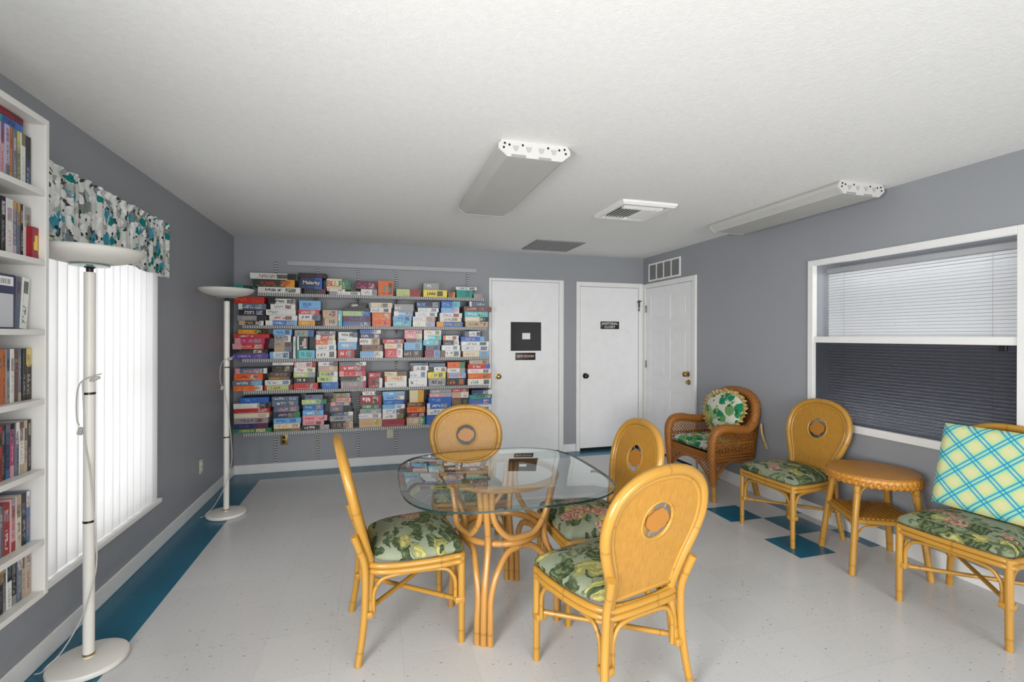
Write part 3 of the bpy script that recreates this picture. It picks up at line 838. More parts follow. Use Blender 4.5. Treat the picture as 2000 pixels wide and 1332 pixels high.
def back_y(z): return -.190-(z-.43)*(.128/.51)
def back_half():
    return [(.40, .156), (.47, .162), (.54, .183), (.61, .212), (.68, .235), (.74, .243), (.80, .235), (.85, .213), (.892, .173), (.922, .118), (.937, .06), (.941, 0)]
def back_loop(inset=0.0, zmin=.43, n=5):
    """closed outline of the balloon back, as (x, z)"""
    h = [(z, w) for z, w in back_half() if z > zmin+.01]
    s = spline([(w, z, 0) for z, w in [(zmin, .157)]+h], n)
    right = [(p.x, p.y) for p in s]
    cx, cz = 0, .72
    full = right+[(-x, z) for x, z in reversed(right[:-1])]
    if inset:
        out = []
        for x, z in full:
            v = Vector((cx-x, cz-z)); L = v.length
            out.append((x+v.x/L*inset, z+v.y/L*inset))
        full = out
    return full
HZ = .742
def make_chair():
    g = empty('rattan_dining_chair')
    # seat cushion -----------------------------------------------------
    O = seat_outline()
    m = MB(); rings = []
    prof = [(.0, .500), (.25, .4985), (.5, .494), (.7, .486), (.85, .474), (.94, .462), (.99, .448), (1.0, .438), (.985, .426), (.95, .420)]
    for k, z in prof:
        if k == 0: rings.append([m.bm.verts.new((0, .01, z))])
        else: rings.append([m.bm.verts.new((p.x*k*1.0, .02*(1-k)+p.y*k*(.83 if p.y < 0 else 1), z)) for p in O])
    N = len(O)
    for A, B in zip(rings, rings[1:]):
        for i in range(N):
            j = (i+1) % N
            if len(A) == 1: m.face([A[0], B[i], B[j]])
            else: m.face([A[i], B[i], B[j], A[j]])
    m.face(rings[-1])
    m.build('seat_cushion', M['tropical'], g, 60)
    # seat rails ---------------------------------------------------------
    m = MB()
    for z, k in ((.407, .985), (.381, .985)):
        m.tube([(p.x*k, p.y*k, z) for p in O], .0135, 10, True)
    m.build('seat_rail', M['rattan'], g, 60)
    # back panel with round opening -------------------------------------
    L = back_loop(.020, .418)
    ang = []
    m = MB(); NA = 72
    def outer(a):
        d = Vector((math.cos(a), math.sin(a))); best = None
        for i in range(len(L)):
            p = Vector(L[i])-Vector((0, HZ)); q = Vector(L[(i+1) % len(L)])-Vector((0, HZ)); e = q-p
            den = d.x*e.y-d.y*e.x
            if abs(den) < 1e-9: continue
            t = (p.x*e.y-p.y*e.x)/den; u = (p.x*d.y-p.y*d.x)/den
            if t > 0 and -1e-6 <= u <= 1+1e-6: best = t if best is None else min(best, t)
        return best or .2
    rr = .0745
    def P(x, z, off): return Vector((x, back_y(z)+off, z))
    lay = []
    for off in (-.006, .006):
        ri = [m.bm.verts.new(P(rr*math.cos(a), HZ+rr*math.sin(a), off)) for a in [2*PI*k/NA for k in range(NA)]]
        ro = [m.bm.verts.new(P(outer(a)*math.cos(a), HZ+outer(a)*math.sin(a), off)) for a in [2*PI*k/NA for k in range(NA)]]
        lay.append((ri, ro))
    for k in range(NA):
        j = (k+1) % NA
        for ri, ro in lay: m.face([ri[k], ri[j], ro[j], ro[k]])
        m.face([lay[0][0][k], lay[0][0][j], lay[1][0][j], lay[1][0][k]])
        m.face([lay[0][1][k], lay[0][1][j], lay[1][1][j], lay[1][1][k]])
    bk = m.build('backrest', M['panel'], g, 40)
    # medallion in the opening, held by four pins
    m = MB(); n = 64
    def mr(a): return .0505*(1+.10*math.cos(2*a)+.05*math.cos(4*a+.6)+.035*math.cos(9*a))
    f0 = [m.bm.verts.new(P(mr(2*PI*k/n)*math.cos(2*PI*k/n), HZ+mr(2*PI*k/n)*math.sin(2*PI*k/n), -.005)) for k in range(n)]
    f1 = [m.bm.verts.new(P(mr(2*PI*k/n)*math.cos(2*PI*k/n), HZ+mr(2*PI*k/n)*math.sin(2*PI*k/n), .005)) for k in range(n)]
    m.face(f0); m.face(f1)
    for k in range(n): m.face([f0[k], f0[(k+1) % n], f1[(k+1) % n], f1[k]])
    for k in range(4):
        a = PI/4+k*PI/2+.3
        m.tube([P(.045*math.cos(a), HZ+.045*math.sin(a), 0), P(.0755*math.cos(a), HZ+.0755*math.sin(a), 0)], .0022, 6)
    m.build('medallion', M['medal'], bk, 30)
    m = MB(); m.tube([P(.0775*math.cos(2*PI*k/48), HZ+.0775*math.sin(2*PI*k/48), 0) for k in range(48)], .0085, 8, True, up=(0, 1, 0))
    m.build('medallion_ring', M['rattan'], bk, 60)
    # rim: heavy pole up one side, over and down the other -----------------
    side = [(.40, .158)]+[(z, w) for z, w in back_half()[1:]]
    right = [Vector((.180, -.190, .20)), Vector((.166, -.186, .31))]+[P(w, z, 0) for z, w in side]
    pts = right+[Vector((-p.x, p.y, p.z)) for p in reversed(right[:-1])]
    m = MB(); m.tube(spline(pts, 4), .0205, 14, up=(0, -1, .25)); m.build('back_rim', M['rattan'], g, 60)
    # fillets inside the rim and along the foot of the panel
    m = MB()
    F = back_loop(.027, .424)
    m.tube([P(x, z, 0) for x, z in F], .0115, 8, True, up=(0, -1, .22))
    m.tube(spline([P(-.160, .420, 0), P(-.09, .413, -.010), P(0, .411, -.014), P(.09, .413, -.010), P(.160, .420, 0)], 5), .012, 8)
    m.build('back_fillet', M['rattan'], bk, 60)
    # legs ------------------------------------------------------------------
    for s in (-1, 1):
        m = MB(); m.tube(spline([(s*.223, .222, 0), (s*.222, .222, .2), (s*.221, .221, .416)], 5), [.0155]*5+[.017]*5+[.018], 12)
        m.build('leg', M['rattan'], g, 60)
        m = MB(); m.tube(spline([(s*.224, -.240, 0), (s*.206, -.216, .16), (s*.196, -.208, .30), (s*.193, -.212, .42), (s*.198, -.234, .49), (s*.210, -.258, .560)], 6), .016, 12)
        m.build('leg', M['rattan'], g, 60)
        for (x, y, rz) in ((s*.213, .212, 0), (s*.187, -.200, 0)):
            m = MB(); m.obox(Matrix.Translation((x, y, .200)), .052, .048, .030, .006)
            m.build('binding', M['rattan'], g, 60)
    # arched braces ---------------------------------------------------------
    def arch(a, b, z0=.195, z1=.358):
        a, b = Vector(a), Vector(b); d = b-a
        pts = [a+Vector((0, 0, z0)), a+Vector((0, 0, z0+.08))+d*.0, a+d*.03+Vector((0, 0, z1-.045)), a+d*.14+Vector((0, 0, z1-.008)), a+d*.5+Vector((0, 0, z1))]
        q = pts+[b-d*.14+Vector((0, 0, z1-.008)), b-d*.03+Vector((0, 0, z1-.045)), b+Vector((0, 0, z0+.08)), b+Vector((0, 0, z0))]
        m = MB(); m.tube(spline(q, 5), .0095, 8); m.build('brace', M['rattan'], g, 60)
    arch((-.196, .218, 0), (.196, .218, 0))
    arch((-.155, -.200, 0), (.155, -.200, 0))
    for s in (-1, 1): arch((s*.216, .194, 0), (s*.190, -.172, 0))
    for s in (-1, 1):
        m = MB(); m.tube([(s*.180, -.192, .205+s*.011), (-s*.206, .205, .205+s*.011)], .011, 10); m.build('stretcher', M['rattan'], g, 60)
    return g
M['medal'] = rattan('orange_rattan_medallion', (196, 132, 46), (150, 92, 26), False)
chair = make_chair()
GRP = 'honey rattan chairs with balloon backs and tropical seats'
def place_chair(i, x, y, fx, fy, label, z=0):
    o = chair if i == 0 else copy_tree(chair)
    o.location = (x, y, z); o.rotation_euler = (0, 0, math.atan2(fy, fx)-PI/2)
    tag(o, label, 'chair', GRP); return o
place_chair(0, .145, 2.402, .994, .105, 'balloon-back rattan chair seen side-on at the table end facing the doors')
place_chair(1, .600, 3.115, -.10, -.995, 'balloon-back rattan chair behind the glass table, backed by the game shelves').scale = (1, 1, .968)
place_chair(2, 1.142, 2.398, -.999, .02, 'balloon-back rattan chair at the table between the front chair and the doors')
place_chair(3, .953, 1.822, -.225, .974, 'large front balloon-back rattan chair turned with its back to the viewer')
place_chair(4, 2.930, 2.800, -.999, -.035, 'balloon-back rattan chair against the wall between wicker armchair and round table')
place_chair(5, 2.975, 1.700, -.995, -.098, 'balloon-back rattan chair by the window holding a plaid cushion')

# ------------------------------------------------------------------ plaid cushion leaning on the last chair
def plaid_cushion():
    m = MB(); W, HH, T = .48, .455, .030
    def f(side):
        def q(u, v):
            a, b = u*2-1, v*2-1
            t = T*max(0, (1-abs(a)**6)*(1-abs(b)**6))**.35
            return (a*W/2*(1-.015*(b*b)), side*t, v*HH)
        return q
    V = m.grid(f(1), 24, 24); W2 = m.grid(f(-1), 24, 24)
    bmesh.ops.remove_doubles(m.bm, verts=m.bm.verts, dist=.0006)
    for fc in m.bm.faces:
        for l in fc.loops: l[m.uv].uv = (l.vert.co.x, l.vert.co.z)
    o = m.build('plaid_cushion', M['plaid'], None, 60)
    o.location = (3.050, 1.700, .500)
    o.rotation_euler = (math.radians(16.5), 0, PI/2+.09)
    tag(o, 'lime and blue plaid square cushion leaning upright on the window-side chair', 'cushion')
plaid_cushion()

# ================================================================== GLASS TABLE
def rrect(w, h, r, n=14, bow=0.0):
    out = []
    for cx, cy, a0 in ((w/2-r, h/2-r, 0), (-w/2+r, h/2-r, PI/2), (-w/2+r, -h/2+r, PI), (w/2-r, -h/2+r, 3*PI/2)):
        for k in range(n+1):
            a = a0+k/n*PI/2; out.append((cx+r*math.cos(a), cy+r*math.sin(a)))
    return out
def glass_table():
    cx, cy = .605, 2.310
    g = empty('glass_dining_table', (cx, cy, 0)); tag(g, 'rounded-square glass top dining table on a curved rattan pole base', 'table')
    ZT = .747
    m = MB()
    def sup(w):
        out = []
        for k in range(96):
            a = 2*PI*k/96; c, s_ = math.cos(a), math.sin(a)
            out.append((w/2*math.copysign(abs(c)**(2/3.4), c), w/2*math.copysign(abs(s_)**(2/3.4), s_)))
        return out
    def ring(w, r, z): return [m.bm.verts.new((x, y, z)) for x, y in sup(w)]
    t0 = ring(.945, .28, ZT); t1 = ring(1.0, .30, ZT-.004); b1 = ring(1.0, .30, ZT-.013); b0 = ring(.99, .296, ZT-.0145)
    n = len(t0)
    m.face(t0, mi=0)
    for A, B, mi in ((t0, t1, 1), (t1, b1, 2), (b1, b0, 2)):
        for k in range(n): m.face([A[k], A[(k+1) % n], B[(k+1) % n], B[k]], mi=mi)
    m.face(b0, mi=3)
    clear = D.materials.new('clear_underside'); clear.use_nodes = True
    nt = clear.node_tree; nt.nodes.clear(); oo = nt.nodes.new('ShaderNodeOutputMaterial'); tt = nt.nodes.new('ShaderNodeBsdfTransparent'); nt.links.new(tt.outputs[0], oo.inputs[0])
    m.build('glass_top', [M['glass'], M['glassrim'], M['glassedge'], clear], g, 20)
    # pedestal
    px, py = .628-cx, 2.415-cy; ANG = [math.radians(v) for v in (241.5, 331, 422, 514, 601.5)]
    def C(r, a, z):
        if abs(a-ANG[3]) < .32: r *= .84 if z < .5 else .95
        return Vector((px+r*math.cos(a), py+r*math.sin(a), z))
    rad = .0165
    m = MB(); m.tube([C(.292, 2*PI*k/56, .7145) for k in range(56)], .0175, 10, True); m.build('top_ring', M['rattantable'], g, 60)
    m = MB(); m.tube([C(.205, 2*PI*k/48, .428) for k in range(48)], .0165, 10, True); m.build('waist_ring', M['rattantable'], g, 60)
    for i in range(4):
        a = ANG[i]; half = {-1: (a-ANG[i-1] if i else math.radians(87.5))/2, 1: (ANG[i+1]-a)/2}
        m = MB()
        m.tube(spline([C(.306, a, 0), C(.304, a, .12), C(.288, a, .25), C(.240, a, .39), C(.234, a, .47), C(.258, a, .58), C(.285, a, .70)], 6), rad, 10)
        for s in (-1, 1):
            d = s*.105
            m.tube(spline([C(.306, a+d, 0), C(.304, a+d, .12), C(.290, a+d*1.05, .22), C(.262, a+d*1.9, .315), C(.210, a+d*4, .385), C(.196, a+s*half[s]*.985, .404)], 6), rad*.95, 10)
        m.build('leg', M['rattantable'], g, 60)
        m = MB()
        d = .11; b = ANG[i+1]
        m.tube(spline([C(.280, a+d, .700), C(.262, a+d, .60), C(.245, a+d*1.8, .525), C(.225, a+d*4, .465), C(.215, (a+b)/2, .455), C(.225, b-d*4, .465), C(.245, b-d*1.8, .525), C(.262, b-d, .60), C(.280, b-d, .700)], 6), rad*.9, 10)
        m.build('brace', M['rattantable'], g, 60)
glass_table()

# ================================================================== ROUND TWO-TIER TABLE
def side_table():
    cx, cy = 3.032, 2.272
    g = empty('round_side_table', (cx, cy, 0), math.radians(-27.2)); tag(g, 'round two-tier woven rattan side table between the two wall chairs', 'side table')
    R = .247
    m = MB(); m.lathe([(0, .594), (R*.9, .592), (R*.97, .588), (R, .578), (R+.003, .560), (R, .535), (R-.008, .528), (R-.02, .534), (0, .534)], seg=56)
    m.build('table_top', M['roundtop'], g, 40)
    m = MB(); n = 44
    m.tube([((R+.001)*math.cos(2*PI*k/176), (R+.001)*math.sin(2*PI*k/176), .540+.008*math.sin(2*PI*k/176*n)) for k in range(176)], .0065, 6, True)
    m.tube([((R+.0005)*math.cos(2*PI*k/176), (R+.0005)*math.sin(2*PI*k/176), .556+.008*math.sin(PI+2*PI*k/176*n)) for k in range(176)], .0055, 6, True)
    m.build('braided_edge', M['wickertop'], g, 60)
    q = .207
    for sx in (-1, 1):
        for sy in (-1, 1):
            m = MB(); k = .72
            m.tube(spline([(sx*q, sy*q, 0), (sx*q*.93, sy*q*.93, .15), (sx*q*.85, sy*q*.85, .32), (sx*q*.78, sy*q*.78, .45), (sx*q*.76, sy*q*.76, .536)], 6), .0185, 12)
            m.build('leg', M['rattan'], g, 60)
            m = MB()      # little bracket arches under the top at each leg
            c = Vector((sx*q*.77, sy*q*.77, 0))
            for d in (Vector((-sx, 0, 0)), Vector((0, -sy, 0))):
                m.tube(spline([c+d*.014+Vector((0, 0, .44)), c+d*.022+Vector((0, 0, .49)), c+d*.055+Vector((0, 0, .522)), c+d*.11+Vector((0, 0, .531))], 5), .006, 6)
                c2 = Vector((sx*q*.86, sy*q*.86, 0))
                m.tube(spline([c2+d*.014+Vector((0, 0, .205)), c2+d*.022+Vector((0, 0, .252)), c2+d*.055+Vector((0, 0, .285)), c2+d*.12+Vector((0, 0, .293))], 5), .006, 6)
            m.build('bracket', M['rattan'], g, 60)
    m = MB(); k = q*.845
    m.box(-k, -k, .315, k, k, .330, .004); m.build('lower_shelf', M['wickertop'], g, 30)
    m = MB()
    for a, b in (((-k, -k), (k, -k)), ((k, -k), (k, k)), ((k, k), (-k, k)), ((-k, k), (-k, -k))): m.tube([(*a, .313), (*b, .313)], .0155, 10)
    for i in range(13):
        x = -k+.02+i*(2*k-.04)/12
        m.tube([(x, -k, .333), (x, k, .333)], .0055, 6)
    m.build('shelf_rail', M['rattan'], g, 60)
side_table()

# ================================================================== WICKER ARMCHAIR
def armchair():
    X, Y = 3.060, 3.772
    g = empty('wicker_armchair', (X, Y, 0), PI/2+.02); tag(g, 'brown wicker armchair with open lattice sides beside the panelled door', 'armchair')
    W = .300
    for s in (-1, 1):
        for y, yb2 in ((.255, .255), (-.19, -.25)):
            m = MB(); m.tube([(s*(.30 if y > 0 else .26), yb2, 0), (s*(.295 if y > 0 else .255), y, .20)], .022, 12); m.build('leg', M['rattan'], g, 60)
    # woven front posts sweeping into rolled arms and up into the back hoop
    def arm(s):
        pts = [(s*.300, .262, .14), (s*.303, .275, .28), (s*.306, .285, .42), (s*.310, .280, .54), (s*.316, .235, .612), (s*.320, .14, .632), (s*.315, .02, .615), (s*.300, -.10, .612), (s*.285, -.18, .66)]
        m = MB(); p = spline(pts, 7); n = len(p)
        m.tube(p, [.030+.014*min(1, i/n*2) for i in range(n)], 14, flat=.9)
        m.build('arm', M['wicker'], g, 60)
    for s in (-1, 1): arm(s)
    hoop = [(-.285, -.18, .66), (-.283, -.205, .74), (-.245, -.235, .83), (-.15, -.258, .895), (0, -.265, .915), (.15, -.258, .895), (.245, -.235, .83), (.283, -.205, .74), (.285, -.18, .66)]
    m = MB(); m.tube(spline(hoop, 8), .040, 14); m.build('back_hoop', M['wicker'], g, 60)
    # woven back
    def bf(u, v):
        a = u*2-1
        hw = .285 if v < .55 else .285*math.sqrt(max(0, 1-((v-.55)/.47)**2))
        return (a*hw, -.185-.075*v-.03*(1-a*a), .40+v*.50)
    m = MB(); m.grid(bf, 18, 18); m.grid(lambda u, v: tuple(Vector(bf(u, v))+Vector((0, -.012, 0))), 18, 18); m.build('back_panel', M['wicker'], g, 60)
    # seat frame band
    m = MB(); O = [(.298, .268), (-.298, .268), (-.262, -.20), (.262, -.20)]
    for z in (.395, .370, .345): m.tube([(x, y, z) for x, y in O], .015, 8, True)
    m.build('seat_frame', M['wicker'], g, 60)
    m = MB(); m.prism([(x*.97, y*.97, .385) for x, y in O], (0, 0, .012)); m.build('seat_deck', M['wicker'], g, 30)
    # lattice
    def lattice(m, A, B, inside, h0, h1, step=.034, r=.0042):
        """diagonal lattice on the vertical plane from A to B, heights h0..h1; inside(t,z) keeps a point"""
        A, B = Vector(A), Vector(B); L = (B-A).length; d = (B-A)/L
        nrm = Vector((-d.y, d.x, 0))
        for sg in (-1, 1):
            c = -(h1-h0)
            while c < L+(h1-h0):
                run = []
                for k in range(41):
                    z = h0+(h1-h0)*k/40; t = c+sg*(z-h0)+(0 if sg > 0 else (h1-h0)*0)
                    if 0 <= t <= L and inside(t/L, z): run.append(A+d*t+Vector((0, 0, z))+nrm*(.0035*sg))
                    else:
                        if len(run) > 2: m.tube([run[0], run[len(run)//2], run[-1]], r, 5)
                        run = []
                if len(run) > 2: m.tube([run[0], run[len(run)//2], run[-1]], r, 5)
                c += step
    lm = M['wicker']
    def arch_ok(t, z): return z > .335-.195*(abs(t*2-1)**2.2)
    m = MB(); lattice(m, (-.296, .272, 0), (.296, .272, 0), arch_ok, .14, .345)
    m.tube(spline([(x*.296, .272, .335-.195*(abs(x)**2.2)) for x in [k/10-1 for k in range(21)]], 3), .012, 8)
    m.build('front_apron', lm, g, 60)
    for s in (-1, 1):
        m = MB(); lattice(m, (s*.300, .262, 0), (s*.262, -.20, 0), arch_ok, .14, .345)
        m.tube(spline([(s*(.281+.019*x), .031+.231*x, .335-.195*(abs(x)**2.2)) for x in [k/10-1 for k in range(21)]], 3), .012, 8)
        m.build('side_apron', lm, g, 60)
        m = MB(); lattice(m, (s*.305, .26, 0), (s*.275, -.19, 0), lambda t, z: True, .40, .60, .03)
        m.tube([(s*.305, .26, .49), (s*.275, -.19, .49)], .008, 8)
        for k in range(13):
            t = k/12; m.tube([(s*(.305-.03*t), .26-.45*t, .40), (s*(.305-.03*t), .26-.45*t, .49)], .0035, 5)
        m.build('side_panel', lm, g, 60)
    # loose seat cushion
    R = Matrix.Translation((X, Y, 0)) @ Matrix.Rotation(PI/2+.02, 4, 'Z')
    m = MB(); Wd, Dp = .50, .415
    def sf(sg):
        def q(u, v):
            a, b = u*2-1, v*2-1
            t = max(0, (1-abs(a)**8)*(1-abs(b)**8))**.3
            return (a*Wd/2, .062+b*Dp/2, .452+sg*.040*t)
        return q
    m.grid(sf(1), 20, 20); m.grid(sf(-1), 20, 20); bmesh.ops.remove_doubles(m.bm, verts=m.bm.verts, dist=.0008)
    o = m.build('seat_cushion', M['wickerfab'], None, 60); o.matrix_world = R
    tag(o, 'green and yellow floral seat pad lying in the wicker armchair', 'cushion')
    # ruffled back cushion
    e = empty('ruffled_back_cushion', (X, Y, 0), PI/2+.02); tag(e, 'round green floral cushion with straw ruffle against the wicker back', 'cushion')
    T = Matrix.Translation((-.004, -.098, .722)) @ Matrix.Rotation(math.radians(17), 4, 'X')
    m = MB()
    def df(sg):
        def q(u, v):
            a = 2*PI*u; r = v
            rr = .217*(1+.05*math.cos(2*a))
            return T @ Vector((rr*r*math.cos(a)*(1.06+.22*math.sin(a)), sg*.050*math.sqrt(max(0, 1-r**2.4)), rr*.90*r*math.sin(a)))
        return q
    for sg in (1, -1): m.grid(df(sg), 36, 10, True)
    bmesh.ops.remove_doubles(m.bm, verts=m.bm.verts, dist=.0008)
    m.build('pillow', M['wickerfab'], e, 60)
    m = MB()
    def rf(u, v):
        a = 2*PI*u; rr = .206*(1+.05*math.cos(2*a))+v*(.044+.007*math.sin(a*23))
        w = .013*v*math.sin(a*37)+.007*v*math.sin(a*53+1)
        return T @ Vector((rr*math.cos(a)*(1.06+.22*math.sin(a)), w+.006, rr*.90*math.sin(a)))
    m.grid(rf, 190, 5, True); m.build('ruffle', M['ruffle'], e, 60)
    m = MB(); m.tube(spline([(-.336, -.215, .662), (-.343, -.215, .60), (-.346, -.225, .55), (-.345, -.245, .50), (-.352, -.26, .455), (-.368, -.25, .45)], 6), .010, 6)
    m.build('tie', M['ruffle'], e, 60)
armchair()
# ================================================================== COLOURS FOR PRINTED THINGS
PAL = {
 'W': ('white', (224, 223, 218)), 'C': ('cream', (222, 208, 180)), 'K': ('black', (26, 25, 28)), 'G': ('grey', (150, 150, 150)),
 'R': ('red', (196, 44, 40)), 'X': ('crimson', (150, 34, 46)), 'O': ('orange', (226, 104, 36)), 'A': ('amber', (222, 150, 46)),
 'Y': ('yellow', (232, 208, 70)), 'L': ('lime', (186, 204, 130)), 'E': ('green', (48, 122, 78)), 'D': ('dark-green', (44, 64, 48)),
 'T': ('teal', (22, 146, 136)), 'Q': ('aqua', (96, 190, 200)), 'S': ('sky-blue', (116, 172, 216)), 'B': ('blue', (42, 100, 180)),
 'N': ('navy', (34, 44, 88)), 'P': ('purple', (92, 72, 158)), 'M': ('magenta', (198, 44, 108)), 'I': ('pink', (222, 152, 160)),
 'U': ('brown', (112, 78, 58)), 'F': ('tan', (190, 164, 134)), 'V': ('maroon', (96, 30, 54)), 'Z': ('slate', (96, 110, 130)), 'H': ('olive', (118, 112, 66)), 'J': ('lilac', (176, 166, 204)),
}
ORD = ['', 'first', 'second', 'third', 'fourth', 'fifth', 'sixth', 'seventh', 'eighth', 'ninth', 'tenth', 'eleventh', 'twelfth', 'thirteenth', 'fourteenth']
def ink(o, cols, dull=0.0):
    c = [tuple(v*(1-dull)+(sum(PAL[k][1])/3*.9)*dull for v in PAL[k][1]) for k in cols]
    while len(c) < 3: c.append(c[-1] if len(c) > 1 else (230, 230, 226))
    j = random.uniform(.93, 1.06)
    o.color = (*[min(1, v*j) for v in sr(c[0])], 1)
    o['ink_a'] = list(sr(c[1])); o['ink_b'] = list(sr(c[2]))

# pixel of the photo -> point on the plane y = const / x = const (measuring aid)
def ray(px, py):
    a, b = px-1000, py-CY
    u = a*math.cos(ROLL)+b*math.sin(ROLL); v = -a*math.sin(ROLL)+b*math.cos(ROLL)
    return Vector((cs*u/FPX+sn, -sn*u/FPX+cs, -v/FPX))
def on_y(px, py, y): d = ray(px, py)*(y/ray(px, py).y); return d.x, CAM_Z+d.z
def on_x(px, py, x): d = ray(px, py)*(x/ray(px, py).x); return d.y, CAM_Z+d.z

def carton_mesh(name, w, d, h, lidded=True, spine=False):
    """lidded cardboard box: tray below, slightly wider lid above; front face faces -Y, origin at bottom centre of the front"""
    m = MB(); t = .0012 if lidded else 0
    zs = [0, h*.34, h*.34, h] if lidded else [0, h]
    gr = [t, t, 0, 0] if lidded else [0, 0]
    R = []
    for z, gI in zip(zs, gr):
        R.append([m.bm.verts.new(p) for p in ((-w/2+gI, gI, z), (w/2-gI, gI, z), (w/2-gI, d-gI, z), (-w/2+gI, d-gI, z))])
    off = [(-3, -3)]*4
    for i in range(len(R)-1):
        A, B = R[i], R[i+1]
        for k in range(4):
            j = (k+1) % 4
            v0, v1 = zs[i]/h, zs[i+1]/h
            m.face([A[k], A[j], B[j], B[k]], [(0, v0), (1, v0), (1, v1), (0, v1)] if k == 0 else off)
    m.face(list(reversed(R[0])), off); m.face(R[-1], off)
    return m

# ================================================================== WALL SHELVING
YS = 5.168        # shelf front edge
SH = [(1.838, -1.115, 1.166), (1.517, -1.246, 1.190), (1.187, -1.256, 1.202), (.874, -1.246, 1.214), (.462, -1.246, 1.214)]
STD = [-1.007, -.597, -.185, .220, 1.022]
def shelving():
    r = MB(); r.box(-.899, YB-.022, 2.168, 1.127, YB, 2.215, .003)
    tag(r.build('hang_rail', M['greymetal'], None, 0), 'pale grey metal hanging rail screwed to the wall above the game shelves', 'rail')
    for i, x in enumerate(STD):
        m = MB(); z0, z1 = .098, (2.165 if i else 2.20)
        m.box(x-.0125, YB-.014, z0, x+.0125, YB-.0005, z1, .002)
        lab = ['slotted wall upright beside the corner, standing clear of the hanging rail', 'slotted wall upright second from the corner, left of the brass outlet gap', 'slotted wall upright third from the corner behind the games', 'slotted wall upright fourth from the corner beside the ivory outlet', 'slotted wall upright beside the white door with the dark pane'][i]
        if i == 1: lab = 'slotted wall upright second from the corner under the end of the rail'
        tag(m.build('shelf_upright', M['slot'], None, 0), lab, 'upright', 'slotted shelf uprights')
    for i, (z, x0, x1) in enumerate(SH):
        g = empty('wall_shelf', ((x0+x1)/2, YS, z)); hw = (x1-x0)/2
        tag(g, f'long grey perforated metal game shelf, {ORD[i+1]} from the top of five', 'shelf', 'grey metal game shelves')
        MB().box(-hw, .004, .006, hw, YB-YS-.018, .012).build('deck', M['greymetal'], g, 0)
        MB().box(-hw, 0, -.020, hw, .0035, .012, .001).build('front_lip', M['lip'], g, 0)
        for x in STD:
            if x < x0+.02 or x > x1: continue
            m = MB(); xx = x-(x0+x1)/2
            m.prism([(xx-.002, .02, .0055), (xx-.002, YB-YS-.015, .0055), (xx-.002, YB-YS-.015, -.075), (xx-.002, YB-YS-.05, -.055), (xx-.002, .02, -.010)], (.004, 0, 0))
            m.build('bracket', M['greymetal'], g, 0)
shelving()

CR = {1: (440, 490, 7.01), 2: (690, 490, 7.01), 3: (440, 635, 7.692), 4: (690, 635, 7.143), 5: (440, 750, 7.01), 6: (690, 750, 7.01)}
